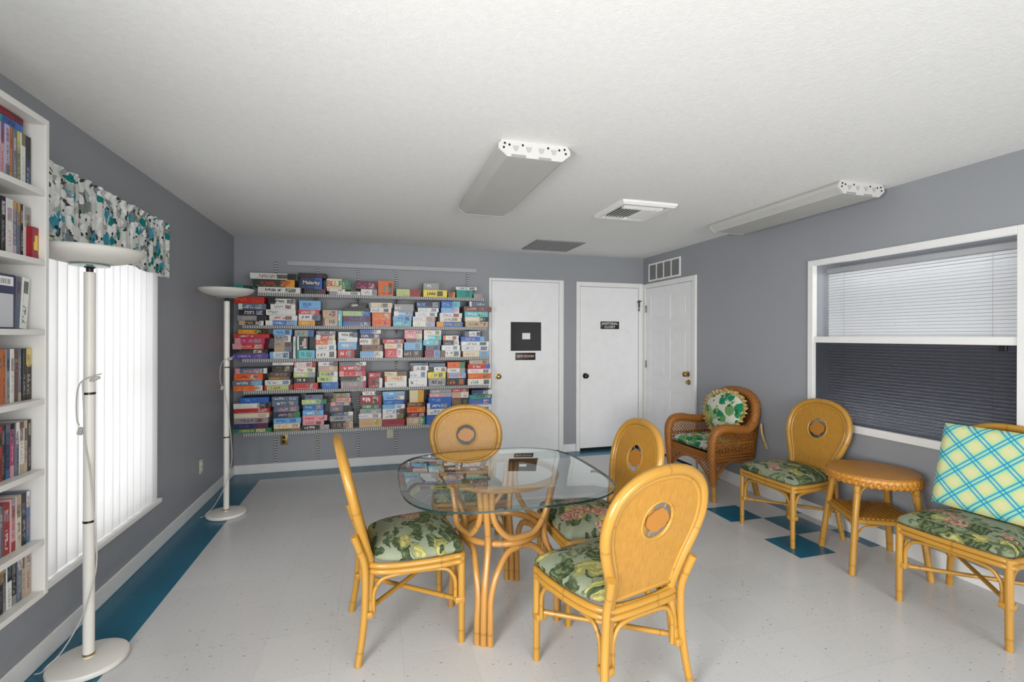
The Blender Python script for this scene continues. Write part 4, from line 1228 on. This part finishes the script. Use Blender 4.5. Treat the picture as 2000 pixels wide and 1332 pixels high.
# every carton: crop, x0, x1, top, bottom, colours ; piles are listed top carton first
GAMES = {
1: [[(1, 120, 330, 470, 530, 'TD'), (1, 110, 330, 532, 597, 'TN')],
    [(1, 340, 970, 308, 385, 'WUK'), (1, 375, 950, 390, 490, 'DRA'), (1, 445, 1055, 497, 597, 'WNL')],
    [(1, 1000, 1380, 305, 365, 'KV'), (1, 1005, 1325, 367, 515, 'NNB'), (1, 1080, 1375, 520, 590, 'KDV')],
    [(1, 1388, 1715, 385, 520, 'CCE'), (1, 1390, 1640, 522, 553, 'WI'), (1, 1425, 1850, 556, 605, 'WG')],
    [(2, 30, 318, 415, 522, 'VMC'), (2, 105, 325, 525, 622, 'WGG')],
    [(2, 340, 545, 410, 620, 'OTK')],
    [(2, 590, 920, 525, 625, 'LFX')],
    [(2, 960, 1170, 440, 535, 'GWK'), (2, 960, 1285, 537, 628, 'YKN')],
    [(2, 1295, 1392, 560, 632, 'UOA')],
    [(2, 1405, 1690, 495, 535, 'WNG'), (2, 1415, 1632, 537, 635, 'TET')],
    [(2, 1650, 1770, 590, 640, 'GIF')]],
2: [[(1, 120, 535, 625, 700, 'ROR'), (1, 175, 560, 722, 798, 'ZWN'), (1, 185, 545, 803, 882, 'KWZ'), (1, 165, 560, 886, 952, 'GFK'), (1, 185, 525, 955, 1030, 'KFW')],
    [(1, 590, 960, 655, 727, 'WKG'), (1, 620, 960, 730, 800, 'WDI'), (1, 555, 965, 803, 880, 'WGE'), (1, 600, 985, 882, 950, 'WRE'), (1, 535, 985, 952, 1028, 'BWS')],
    [(1, 1010, 1305, 680, 805, 'SBN'), (1, 1000, 1290, 810, 865, 'RWC'), (1, 1005, 1300, 868, 952, 'WNZ'), (1, 1000, 1230, 955, 1030, 'AYO')],
    [(1, 1335, 1540, 810, 912, 'FDI'), (1, 1335, 1540, 915, 1025, 'FUW')],
    [(1, 1545, 1600, 815, 1025, 'QWQ')],
    [(1, 1690, 1930, 715, 775, 'KWG'), (1, 1608, 1985, 778, 822, 'KDK'), (1, 1608, 1990, 825, 890, 'LSB'), (1, 1610, 1990, 893, 965, 'VBZ'), (1, 1610, 1990, 968, 1025, 'ZBW')],
    [(2, 215, 535, 710, 780, 'CGK'), (2, 220, 520, 782, 838, 'WZK'), (2, 258, 515, 845, 945, 'OAW'), (2, 260, 512, 947, 1018, 'ORI')],
    [(2, 560, 825, 730, 825, 'GWZ'), (2, 555, 815, 828, 892, 'SWR'), (2, 542, 800, 895, 960, 'SBE'), (2, 545, 795, 962, 1030, 'QWB')],
    [(2, 865, 1190, 690, 777, 'NSF'), (2, 885, 1170, 780, 836, 'WSG'), (2, 850, 1150, 838, 898, 'WJZ'), (2, 815, 1120, 900, 965, 'WJF'), (2, 815, 1120, 967, 1035, 'WLJ')],
    [(2, 1205, 1460, 690, 775, 'BSQ'), (2, 1205, 1450, 778, 846, 'SIW'), (2, 1185, 1490, 850, 910, 'WRX'), (2, 1185, 1480, 912, 967, 'WKC'), (2, 1140, 1500, 970, 1038, 'BAT')],
    [(2, 1590, 1840, 690, 760, 'ZWN'), (2, 1515, 1895, 763, 828, 'UIK'), (2, 1525, 1840, 832, 902, 'QWT'), (2, 1530, 1850, 905, 966, 'CWK'), (2, 1535, 1845, 968, 1040, 'FDC')]],
3: [[(3, 190, 570, 65, 132, 'AYK'), (3, 120, 660, 135, 192, 'RWX'), (3, 140, 590, 195, 275, 'MIG'), (3, 105, 575, 280, 358, 'RIW'), (3, 110, 640, 362, 426, 'KUW'), (3, 110, 645, 430, 522, 'PJP')],
    [(3, 720, 1000, 62, 145, 'SBU'), (3, 735, 985, 150, 250, 'GKW'), (3, 735, 1000, 254, 316, 'FZU'), (3, 735, 1000, 318, 395, 'FGZ'), (3, 665, 990, 400, 502, 'WSN')],
    [(3, 1040, 1330, 75, 168, 'GEB'), (3, 1078, 1240, 172, 372, 'KWW'), (3, 1076, 1345, 375, 500, 'QTS')],
    [(3, 1365, 1660, 85, 143, 'ZFW'), (3, 1360, 1650, 146, 222, 'RWC'), (3, 1360, 1660, 225, 290, 'OCW'), (3, 1360, 1665, 295, 380, 'WUS'), (3, 1360, 1670, 383, 468, 'WUK')],
    [(3, 1700, 1985, 105, 180, 'WKZ'), (3, 1700, 1985, 183, 252, 'WZG'), (3, 1690, 1975, 255, 365, 'SWG'), (3, 1690, 1945, 368, 470, 'RWX')],
    [(4, 95, 385, 65, 115, 'BNW'), (4, 100, 385, 118, 182, 'NWI'), (4, 88, 370, 185, 272, 'WUF'), (4, 120, 412, 275, 360, 'UKF'), (4, 95, 415, 364, 445, 'SGW')],
    [(4, 410, 705, 195, 252, 'RWB'), (4, 435, 690, 255, 326, 'CAS'), (4, 440, 690, 330, 428, 'RIW')],
    [(4, 715, 960, 50, 115, 'IKW'), (4, 715, 960, 118, 188, 'IWC'), (4, 735, 960, 190, 237, 'UZG'), (4, 710, 960, 240, 345, 'SGB'), (4, 700, 960, 348, 420, 'KFU')],
    [(4, 985, 1225, 62, 140, 'WAT'), (4, 985, 1230, 143, 206, 'QWE'), (4, 975, 1225, 209, 278, 'QWZ'), (4, 1010, 1210, 282, 345, 'ZVN'), (4, 1000, 1210, 348, 425, 'XZS')],
    [(4, 1255, 1470, 145, 210, 'WOK'), (4, 1250, 1475, 212, 276, 'KGW'), (4, 1235, 1490, 280, 350, 'WSG'), (4, 1215, 1495, 352, 428, 'WUT')],
    [(4, 1560, 1800, 85, 157, 'WZK'), (4, 1500, 1830, 160, 225, 'BIS'), (4, 1505, 1890, 228, 286, 'WEK'), (4, 1510, 1890, 288, 360, 'WBG'), (4, 1530, 1890, 363, 438, 'CFS')]],
4: [[(3, 150, 630, 648, 727, 'ZIW'), (3, 130, 560, 730, 828, 'ORW'), (3, 110, 555, 830, 907, 'ZWS'), (3, 120, 560, 910, 1008, 'OAW')],
    [(3, 710, 1025, 522, 600, 'WGS'), (3, 700, 1020, 603, 702, 'KHF'), (3, 680, 985, 705, 772, 'UGK'), (3, 650, 970, 775, 820, 'HAU'), (3, 595, 975, 824, 896, 'WZS'), (3, 590, 1015, 900, 990, 'LRX')],
    [(3, 1035, 1355, 555, 632, 'WIX'), (3, 1030, 1350, 635, 707, 'WRL'), (3, 1025, 1350, 710, 782, 'LWG'), (3, 1040, 1350, 785, 865, 'KWD'), (3, 1030, 1390, 868, 945, 'RXW')],
    [(3, 1395, 1690, 540, 616, 'WBU'), (3, 1395, 1690, 618, 697, 'FIW'), (3, 1380, 1690, 700, 772, 'LNW'), (3, 1380, 1690, 775, 852, 'LKW'), (3, 1450, 1700, 855, 935, 'BSB')],
    [(3, 1712, 2115, 550, 604, 'ZEW'), (3, 1712, 2110, 608, 685, 'RWX'), (3, 1712, 2110, 688, 767, 'RIW'), (3, 1730, 2115, 770, 838, 'DKW'), (3, 1740, 2115, 841, 930, 'GIM')],
    [(4, 215, 385, 660, 735, 'RWK'), (4, 210, 405, 738, 850, 'XKW')],
    [(4, 435, 745, 650, 705, 'CHU'), (4, 440, 745, 708, 782, 'COW'), (4, 440, 745, 785, 862, 'WTR')],
    [(4, 790, 1045, 525, 562, 'ZTN'), (4, 815, 1050, 565, 640, 'WUS'), (4, 790, 1030, 643, 737, 'WSZ'), (4, 775, 1030, 740, 830, 'WZB')],
    [(4, 1060, 1285, 530, 582, 'ZPL'), (4, 1060, 1300, 585, 652, 'WKF'), (4, 1040, 1290, 655, 737, 'YEG'), (4, 1050, 1290, 740, 830, 'GKW')],
    [(4, 1315, 1560, 515, 597, 'ORE'), (4, 1310, 1560, 600, 661, 'WHG'), (4, 1310, 1570, 663, 737, 'SOW'), (4, 1298, 1560, 740, 830, 'KAR')],
    [(4, 1620, 1885, 472, 541, 'FGK'), (4, 1600, 1910, 545, 607, 'RWB'), (4, 1600, 1915, 610, 670, 'WIN'), (4, 1600, 1920, 673, 748, 'OAN'), (4, 1600, 1920, 750, 832, 'WED')]],
5: [[(5, 200, 595, 185, 262, 'BSN'), (5, 110, 600, 265, 332, 'WCK'), (5, 120, 610, 335, 396, 'RXW'), (5, 120, 600, 398, 462, 'CWI'), (5, 120, 590, 465, 541, 'GVI'), (5, 120, 590, 543, 607, 'NPV'), (5, 100, 630, 610, 705, 'EYW')],
    [(5, 635, 1000, 170, 226, 'ZWB'), (5, 640, 1000, 228, 302, 'ZWK'), (5, 660, 1010, 305, 382, 'ZIF'), (5, 655, 1025, 385, 462, 'NFE'), (5, 660, 1035, 465, 541, 'SBS'), (5, 660, 1020, 543, 608, 'COC'), (5, 665, 1035, 610, 660, 'HKF')],
    [(5, 1090, 1335, 145, 208, 'ZNJ'), (5, 1045, 1385, 212, 276, 'LWE'), (5, 1060, 1345, 280, 355, 'BQA'), (5, 1060, 1345, 358, 427, 'SWK'), (5, 1060, 1395, 430, 502, 'IRW'), (5, 1060, 1350, 505, 557, 'IUX'), (5, 1040, 1425, 560, 630, 'KWG')],
    [(5, 1475, 1710, 122, 187, 'HFG'), (5, 1450, 1720, 190, 247, 'IHY'), (5, 1440, 1715, 250, 296, 'ZIW'), (5, 1432, 1735, 300, 376, 'ZAK'), (5, 1450, 1750, 379, 431, 'NGW'), (5, 1432, 1750, 433, 507, 'GNW'), (5, 1440, 1750, 510, 598, 'KHF')],
    [(6, 125, 390, 80, 151, 'WUK'), (6, 100, 385, 153, 275, 'XWK'), (6, 110, 385, 280, 337, 'EWD'), (6, 90, 385, 340, 402, 'GTW'), (6, 75, 385, 405, 468, 'WJG'), (6, 80, 395, 470, 572, 'FAC')],
    [(6, 400, 705, 100, 161, 'SWG'), (6, 410, 700, 163, 216, 'SBW'), (6, 410, 690, 218, 275, 'BSB'), (6, 400, 705, 278, 336, 'SQW'), (6, 400, 690, 340, 410, 'WBU'), (6, 400, 690, 412, 478, 'WUH'), (6, 400, 705, 480, 565, 'XVF')],
    [(6, 770, 965, 60, 247, 'CYA'), (6, 740, 985, 250, 310, 'UAK'), (6, 735, 985, 312, 387, 'ORY'), (6, 740, 985, 390, 448, 'VIW'), (6, 730, 985, 452, 545, 'FWE')],
    [(6, 1050, 1345, 70, 126, 'GWE'), (6, 1045, 1345, 128, 177, 'IWJ'), (6, 1030, 1345, 180, 257, 'BSB'), (6, 1010, 1340, 260, 335, 'BWZ'), (6, 1010, 1340, 338, 415, 'WBZ'), (6, 1000, 1340, 418, 535, 'BZI')],
    [(6, 1350, 1580, 50, 106, 'RWX'), (6, 1350, 1580, 108, 187, 'FIW'), (6, 1348, 1580, 190, 305, 'UHK'), (6, 1350, 1580, 308, 430, 'FUC')],
    [(6, 1620, 1900, 80, 141, 'NBW'), (6, 1590, 1900, 144, 197, 'ETW'), (6, 1585, 1890, 200, 276, 'BHW'), (6, 1640, 1890, 280, 352, 'WFB')]],
}
# three slim cartons standing on end in the third shelf's dark gap
UPRIGHT = {3: [(3, 1020, 1066, 172, 500, 'WQT')]}

def games():
    allb = []
    for s, piles in GAMES.items():
        ztop_shelf = SH[s-1][0]+.0125
        for pi, pile in enumerate(piles):
            items = []
            for (c, x0, x1, y0, y1, col) in pile:
                ox, oy, k = CR[c]
                pa, pb = ox+x0/k, ox+x1/k; ya, yb_ = oy+y0/k, oy+y1/k; mid = (pa+pb)/2
                X0, _ = on_y(pa, (ya+yb_)/2, YS+.012); X1, _ = on_y(pb, (ya+yb_)/2, YS+.012)
                _, z1 = on_y(mid, ya, YS+.012)
                items.append([X0, X1, z1, col])
            z = ztop_shelf
            n = len(items)
            for qi in range(n-1, -1, -1):
                X0, X1, z1, col = items[qi]
                zt = max(z+.018, z1)
                if s < 6 and s > 1: zt = min(zt, SH[s-2][0]-.024-.020*0)
                items[qi] = dict(s=s, p=pi, q=qi, n=n, x0=X0, x1=X1, z0=z, z1=zt-.0008, col=col)
                z = zt+.0002
            allb += items
    # bag / slab sitting on the lower carton keeps its own pile: raise the pieces that photo shows resting on others
    # trim neighbours that would touch
    for a in allb:
        for b in allb:
            if a is b or a['s'] != b['s'] or a['p'] >= b['p']: continue
            if a['z0'] < b['z1'] and b['z0'] < a['z1'] and a['x0'] < b['x1'] and b['x0'] < a['x1']:
                m = (max(a['x0'], b['x0'])+min(a['x1'], b['x1']))/2
                if (a['x0']+a['x1']) < (b['x0']+b['x1']): a['x1'] = min(a['x1'], m-.0007); b['x0'] = max(b['x0'], m+.0007)
                else: b['x1'] = min(b['x1'], m-.0007); a['x0'] = max(a['x0'], m+.0007)
    for b in allb:
        w = b['x1']-b['x0']; h = b['z1']-b['z0']
        if w < .02 or h < .006: print('thin', b); w = max(w, .02)
        jit = random.uniform(0, .012)
        d = min(.262, max(.12, w*random.uniform(.72, 1.0)))
        m = carton_mesh('game_box', w, d, h)
        o = m.build('game_box', M['carton'], None, 0)
        o.location = ((b['x0']+b['x1'])/2, YS+.006+jit, b['z0'])
        ink(o, b['col']); o['aspect'] = w/h
        c = b['col']; n1 = PAL[c[0]][0]; n2 = PAL[c[1]][0] if c[1] != c[0] else PAL[c[-1]][0]
        hue = n1 if n1 == n2 else f'{n1} and {n2}'
        pos = 'standing alone' if b['n'] == 1 else ('topmost' if b['q'] == 0 else (ORD[b['q']+1]+' down'))
        tag(o, f"{hue} game box, {pos}, {ORD[b['p']+1]} pile from the corner, {ORD[b['s']]} shelf", 'game box', f"game boxes on the {ORD[b['s']]} shelf")
        if (b['s'], b['p'], b['q']) == (1, 2, 1):
            text_mesh('lettering', 'Malarky', h*.46, plain('pale_yellow_print', (222, 216, 178), .5), face_back(0, -.001, h*.55), o)
        if (b['s'], b['p'], b['q']) == (1, 3, 0):
            for ch, xx, colr in (('B', -.40, (196, 60, 50)), ('L', -.24, (206, 90, 50)), ('U', -.07, (150, 160, 80)), ('R', .11, (60, 130, 70)), ('T', .27, (30, 120, 140)), ('!', .40, (40, 110, 180))):
                text_mesh('lettering', ch, h*.80, plain('print_'+str(colr[0]), colr, .5), face_back(xx*w, -.001, h*.5), o)
    # standing slim cartons
    for k, (c, x0, x1, y0, y1, col) in enumerate(UPRIGHT[3]):
        ox, oy, kk = CR[c]
        X0, z1 = on_y(ox+x0/kk, oy+y0/kk, YS+.012); X1, _ = on_y(ox+x1/kk, oy+y0/kk, YS+.012)
        z0 = SH[2][0]+.0125
        w, h = X1-X0, z1-z0
        o = carton_mesh('game_box', w, .20, h, False).build('game_box', M['carton'], None, 0)
        o.location = ((X0+X1)/2, YS+.012, z0); ink(o, col); o['aspect'] = w/h
        tag(o, 'narrow white and aqua game box standing on end beside the third pile, third shelf', 'game box', 'game boxes on the third shelf')
games()

# ================================================================== BOOKCASE WITH DISCS
BX, BY0, BY1 = -1.200, 1.840, 2.232
BT = [1.971, 1.710, 1.448, 1.187, .922, .657, .463]
def bookcase():
    g = empty('wall_bookcase', (XL, 2.04, .445)); tag(g, 'tall white wall-hung bookcase filled with discs at the picture edge', 'bookcase')
    ox, oy, oz = XL, 2.04, .445
    for y0, y1 in ((BY1-.019, BY1), (BY0, BY0+.019)):
        MB().box(.0, y0-oy, 0, BX-ox, y1-oy, 2.243-oz, .0015).build('side_panel', M['shelfwhite'], g, 0)
    MB().box(0, BY0+.019-oy, 2.219-oz, BX-ox, BY1-.019-oy, 2.243-oz, .0015).build('top_panel', M['shelfwhite'], g, 0)
    MB().box(0, BY0+.019-oy, .0, .008, BY1-.019-oy, 2.219-oz).build('back_panel', M['shelfwhite'], g, 0)
    for i, z in enumerate(BT):
        MB().box(.008, BY0+.019-oy, z-.021-oz, BX-ox-.001, BY1-.019-oy, z-oz, .0015).build('shelf', M['shelfwhite'], g, 0)
bookcase()

XD = -1.237
# per shelf: row y-pixel, then (px_left, px_right, height m, colours) from the far side panel towards the viewer
DISCS = [
 (300, [(51, 62, .190, 'NSK', 0), (42, 50.5, .190, 'WLH', 0), (34.5, 41.5, .190, 'HLY', 0), (27, 34, .190, 'ZJW', 0), (20.5, 26.5, .190, 'OAR', 0), (11.5, 20, .190, 'JZI', 0), (4, 11, .190, 'IRP', 0), (-6, 3.5, .190, 'PIJ', 0), (-16, -6.5, .19, 'BWN', 0)]),
 (440, [(53, 62, .190, 'GFU', 0), (47.5, 52.5, .190, 'WFG', 0), (42, 47, .192, 'KWR', 0), (35, 41.5, .190, 'ZBA', 0), (27, 34.5, .192, 'ZJA', 0), (13, 26.5, .195, 'WIJ', 0), (3, 12.5, .196, 'KGW', 0), (-8, 2.5, .196, 'GWZ', 0)]),
 (590, []),
 (730, [(53, 64, .190, 'KFY', 0), (45, 52.5, .190, 'KGF', 0), (38, 44.5, .190, 'ZFG', 0), (29, 37.5, .190, 'UXF', 0), (21, 28.5, .190, 'WGF', 0), (13, 20.5, .190, 'GKZ', 0), (5, 12.5, .190, 'OXA', 0), (-4, 4.5, .190, 'ORF', 0), (-14, -4.5, .19, 'RWA', 0)]),
 (870, [(55, 61, .190, 'KGF', 0), (48, 54.5, .190, 'FKU', 0), (38, 47.5, .190, 'WFU', 0), (31, 37.5, .190, 'ZKW', 0), (22, 30.5, .190, 'MIK', 0), (13, 21.5, .190, 'NBZ', 0), (6, 12.5, .190, 'DGZ', 0), (-2, 5.5, .190, 'RKE', 0), (-12, -2.5, .19, 'KWZ', 0)]),
 (1000, [(53, 60, .190, 'BOW', 0), (43, 52.5, .190, 'KGK', 0), (32, 42.5, .190, 'CUF', 0), (22, 31.5, .188, 'IRG', 0), (9, 21.5, .180, 'RWX', 0), (3, 8.5, .178, 'ZBW', 0), (-5, 2.5, .180, 'GIZ', 0), (-15, -5.5, .18, 'NZW', 0)]),
 (1110, [(50, 60, .168, 'FRW', 0), (44.5, 49.5, .168, 'FUK', 0), (35, 44, .168, 'ZGW', 0), (25, 34.5, .168, 'KGZ', 0), (15, 24.5, .168, 'WGK', 0), (7, 14.5, .168, 'GKZ', 0), (-2, 6.5, .168, 'KZA', 0), (-12, -2.5, .168, 'GFW', 0)]),
]
def disc_case(y0, y1, z, h, col, x=XD, d=.135, name='disc_case'):
    """case standing upright, spine facing +X"""
    w = y1-y0
    m = MB(); e = min(.0012, w*.1)
    # slightly rounded spine box; spine gets the printed UVs
    V = [(0, -w/2+e), (-.001, -w/2), (-d, -w/2), (-d, w/2), (-.001, w/2), (0, w/2-e)]
    a = [m.bm.verts.new((p[0], p[1], 0)) for p in V]; b = [m.bm.verts.new((p[0], p[1], h)) for p in V]
    off = [(-3, -3)]*4
    for k in range(6):
        j = (k+1) % 6
        m.face([a[k], a[j], b[j], b[k]], [(1, 0), (0, 0), (0, 1), (1, 1)] if k == 5 else off)
    m.face(list(reversed(a)), [(-3, -3)]*6); m.face(b, [(-3, -3)]*6)
    o = m.build(name, M['spine'], None, 0)
    o.location = (x, (y0+y1)/2, z); ink(o, col, .38); o['aspect'] = h/w
    return o
def discs():
    for s, (py, row) in enumerate(DISCS):
        last = BY1-.019
        for i, (p0, p1, h, col, _) in enumerate(row):
            y1, _z = on_x(p1, py, XD); y0, _z = on_x(p0, py, XD)
            y1 = min(y1, last-.0004); y0 = min(y0, y1-.006); last = y0
            o = disc_case(y0, y1, BT[s]+.0006, h, col, XD-random.uniform(0, .004))
            n1, n2 = PAL[col[0]][0], PAL[col[1]][0]
            tag(o, f"{n1} and {n2} disc case, {ORD[i+1]} from the side panel, {ORD[s+1]} bookcase shelf", 'disc case', f'disc cases on the {ORD[s+1]} bookcase shelf')
    # pink and teal sets lying across the top row
    yb2, _ = on_x(45, 260, XD)
    for z0, z1, col, y1, lab in ((2.1625, 2.186, 'TNB', yb2, 'teal boxed set lying flat across the discs, top bookcase shelf'), (2.1866, 2.2125, 'IRV', yb2+.004, 'pink boxed set lying on the teal set, top bookcase shelf')):
        m = carton_mesh('boxed_set', y1-1.90, .135, z1-z0, False)
        o = m.build('boxed_set', M['carton'], None, 0); o.rotation_euler = (0, 0, PI/2)
        o.location = (XD-.002, (y1+1.90)/2, z0); ink(o, col); o['aspect'] = (y1-1.90)/(z1-z0)
        tag(o, lab, 'boxed set')
    # small red carton in front on the second shelf
    y1, _ = on_x(83, 470, -1.222); y0, _ = on_x(62.6, 470, -1.222)
    m = carton_mesh('card_box', y1-y0-.001, .03, .118, False); o = m.build('card_box', M['carton'], None, 0)
    o.rotation_euler = (0, 0, PI/2); o.location = (-1.222, (y0+y1)/2, BT[1]+.0006); ink(o, 'XYR'); o['aspect'] = .35
    tag(o, 'small red and yellow carton at the end of the second bookcase shelf', 'carton')
    # third shelf: one case shown by its back cover, two leaning ones
    z = BT[2]+.0006
    y1, _ = on_x(26.5, 590, XD); y0 = y1-.135
    e = MB(); e.box(-.016, -.0675, 0, 0, .0675, .191, .001); o = e.build('disc_case', plain('navy_case_back', (58, 62, 96), .35), None, 0)
    o.location = (XD+.004, y1-.0675, z); tag(o, 'disc case turned to show its pale printed back cover, third bookcase shelf', 'disc case')
    MB().box(.0002, -.064, .006, .0008, .058, .122).build('back_text_panel', plain('pale_cover_print', (196, 198, 204), .5), o, 0)
    MB().box(.0002, -.064, .150, .0008, .058, .182).build('barcode_panel', M['paper'], o, 0)
    b = MB()
    for k in range(14): b.box(.0009, -.03+k*.0055, .156, .0011, -.03+k*.0055+.003*(.4+.6*((k*7) % 5)/5), .174)
    b.build('barcode', M['black'], o, 0)
    for p0, p1, col, rx, lab in ((27.5, 41, 'ZBX', -.06, 'slate blue disc case leaning, third bookcase shelf'), (38, 56.5, 'WED', -.095, 'white and green disc case leaning at the end, third bookcase shelf')):
        ya, _ = on_x(p0, 600, XD); yb3, _ = on_x(p1, 600, XD)
        w = (yb3-ya)*.72
        o = disc_case(0, w, 0, .188, col, XD)
        o.location = (XD, ya+w/2+.002, z+.0012); o.rotation_euler = (rx, 0, 0)
        tag(o, lab, 'disc case')
discs()

# ================================================================== LIGHT, WORLD, CAMERA
def area(name, loc, direction, sx, sy, power, col=(1, 1, 1)):
    l = D.lights.new(name, 'AREA'); l.shape = 'RECTANGLE'; l.size = sx; l.size_y = sy; l.energy = power; l.color = col
    o = D.objects.new(name, l); o.location = loc
    o.rotation_euler = Vector(direction).to_track_quat('-Z', 'Y').to_euler(); COL.objects.link(o); return o
area('daylight_behind_blind', (XL-.30, 2.995, 1.18), (1, 0, 0), 1.06, 1.5, 11, (1, .99, .97))
area('side_fill', (XL+.03, .3, 1.15), (1, .55, -.12), 1.7, 1.3, 112, (1, .99, .98))  # added key light from the left; the wall has no window here
area('rear_fill', (1.2, YF+.05, 1.25), (0, 1, -.12), 3.2, 1.6, 72, (1, 1, 1))  # added frontal fill across the open rear of the room, no window modelled
D.lights['rear_fill'].spread = math.radians(110)
D.lights['side_fill'].spread = math.radians(135)
area('blind_top_fill', (XR+.24, 2.34, 1.93), (-.5, 0, -1), 1.1, .12, 2)  # added light hidden behind the mini blind to brighten its upper slats
area('blind_low_fill', (XR+.24, 2.34, .80), (-.5, 0, 1), 1.1, .12, 5)  # second hidden light, added to lift the blind behind the lower sash
w = D.worlds.new('soft_room_surroundings'); SC.world = w; w.use_nodes = True
w.node_tree.nodes['Background'].inputs[0].default_value = (.95, .97, 1, 1)
w.node_tree.nodes['Background'].inputs[1].default_value = .62

cam = D.cameras.new('camera'); co = D.objects.new('camera', cam); COL.objects.link(co)
cam.sensor_width = 36; cam.lens = FPX/2000*36; cam.shift_y = (CY-666)/2000; cam.clip_start = .02
U, V, F = Vector((cs, -sn, 0)), Vector((0, 0, -1)), Vector((sn, cs, 0))
r = U*math.cos(ROLL)-V*math.sin(ROLL); dn = U*math.sin(ROLL)+V*math.cos(ROLL)
mt = Matrix((r, -dn, -F)).transposed().to_4x4(); mt.translation = (0, 0, CAM_Z)
co.matrix_world = mt
SC.camera = co
SC.view_settings.view_transform = 'Standard'
SC.view_settings.look = 'None'
SC.view_settings.exposure = -0.08
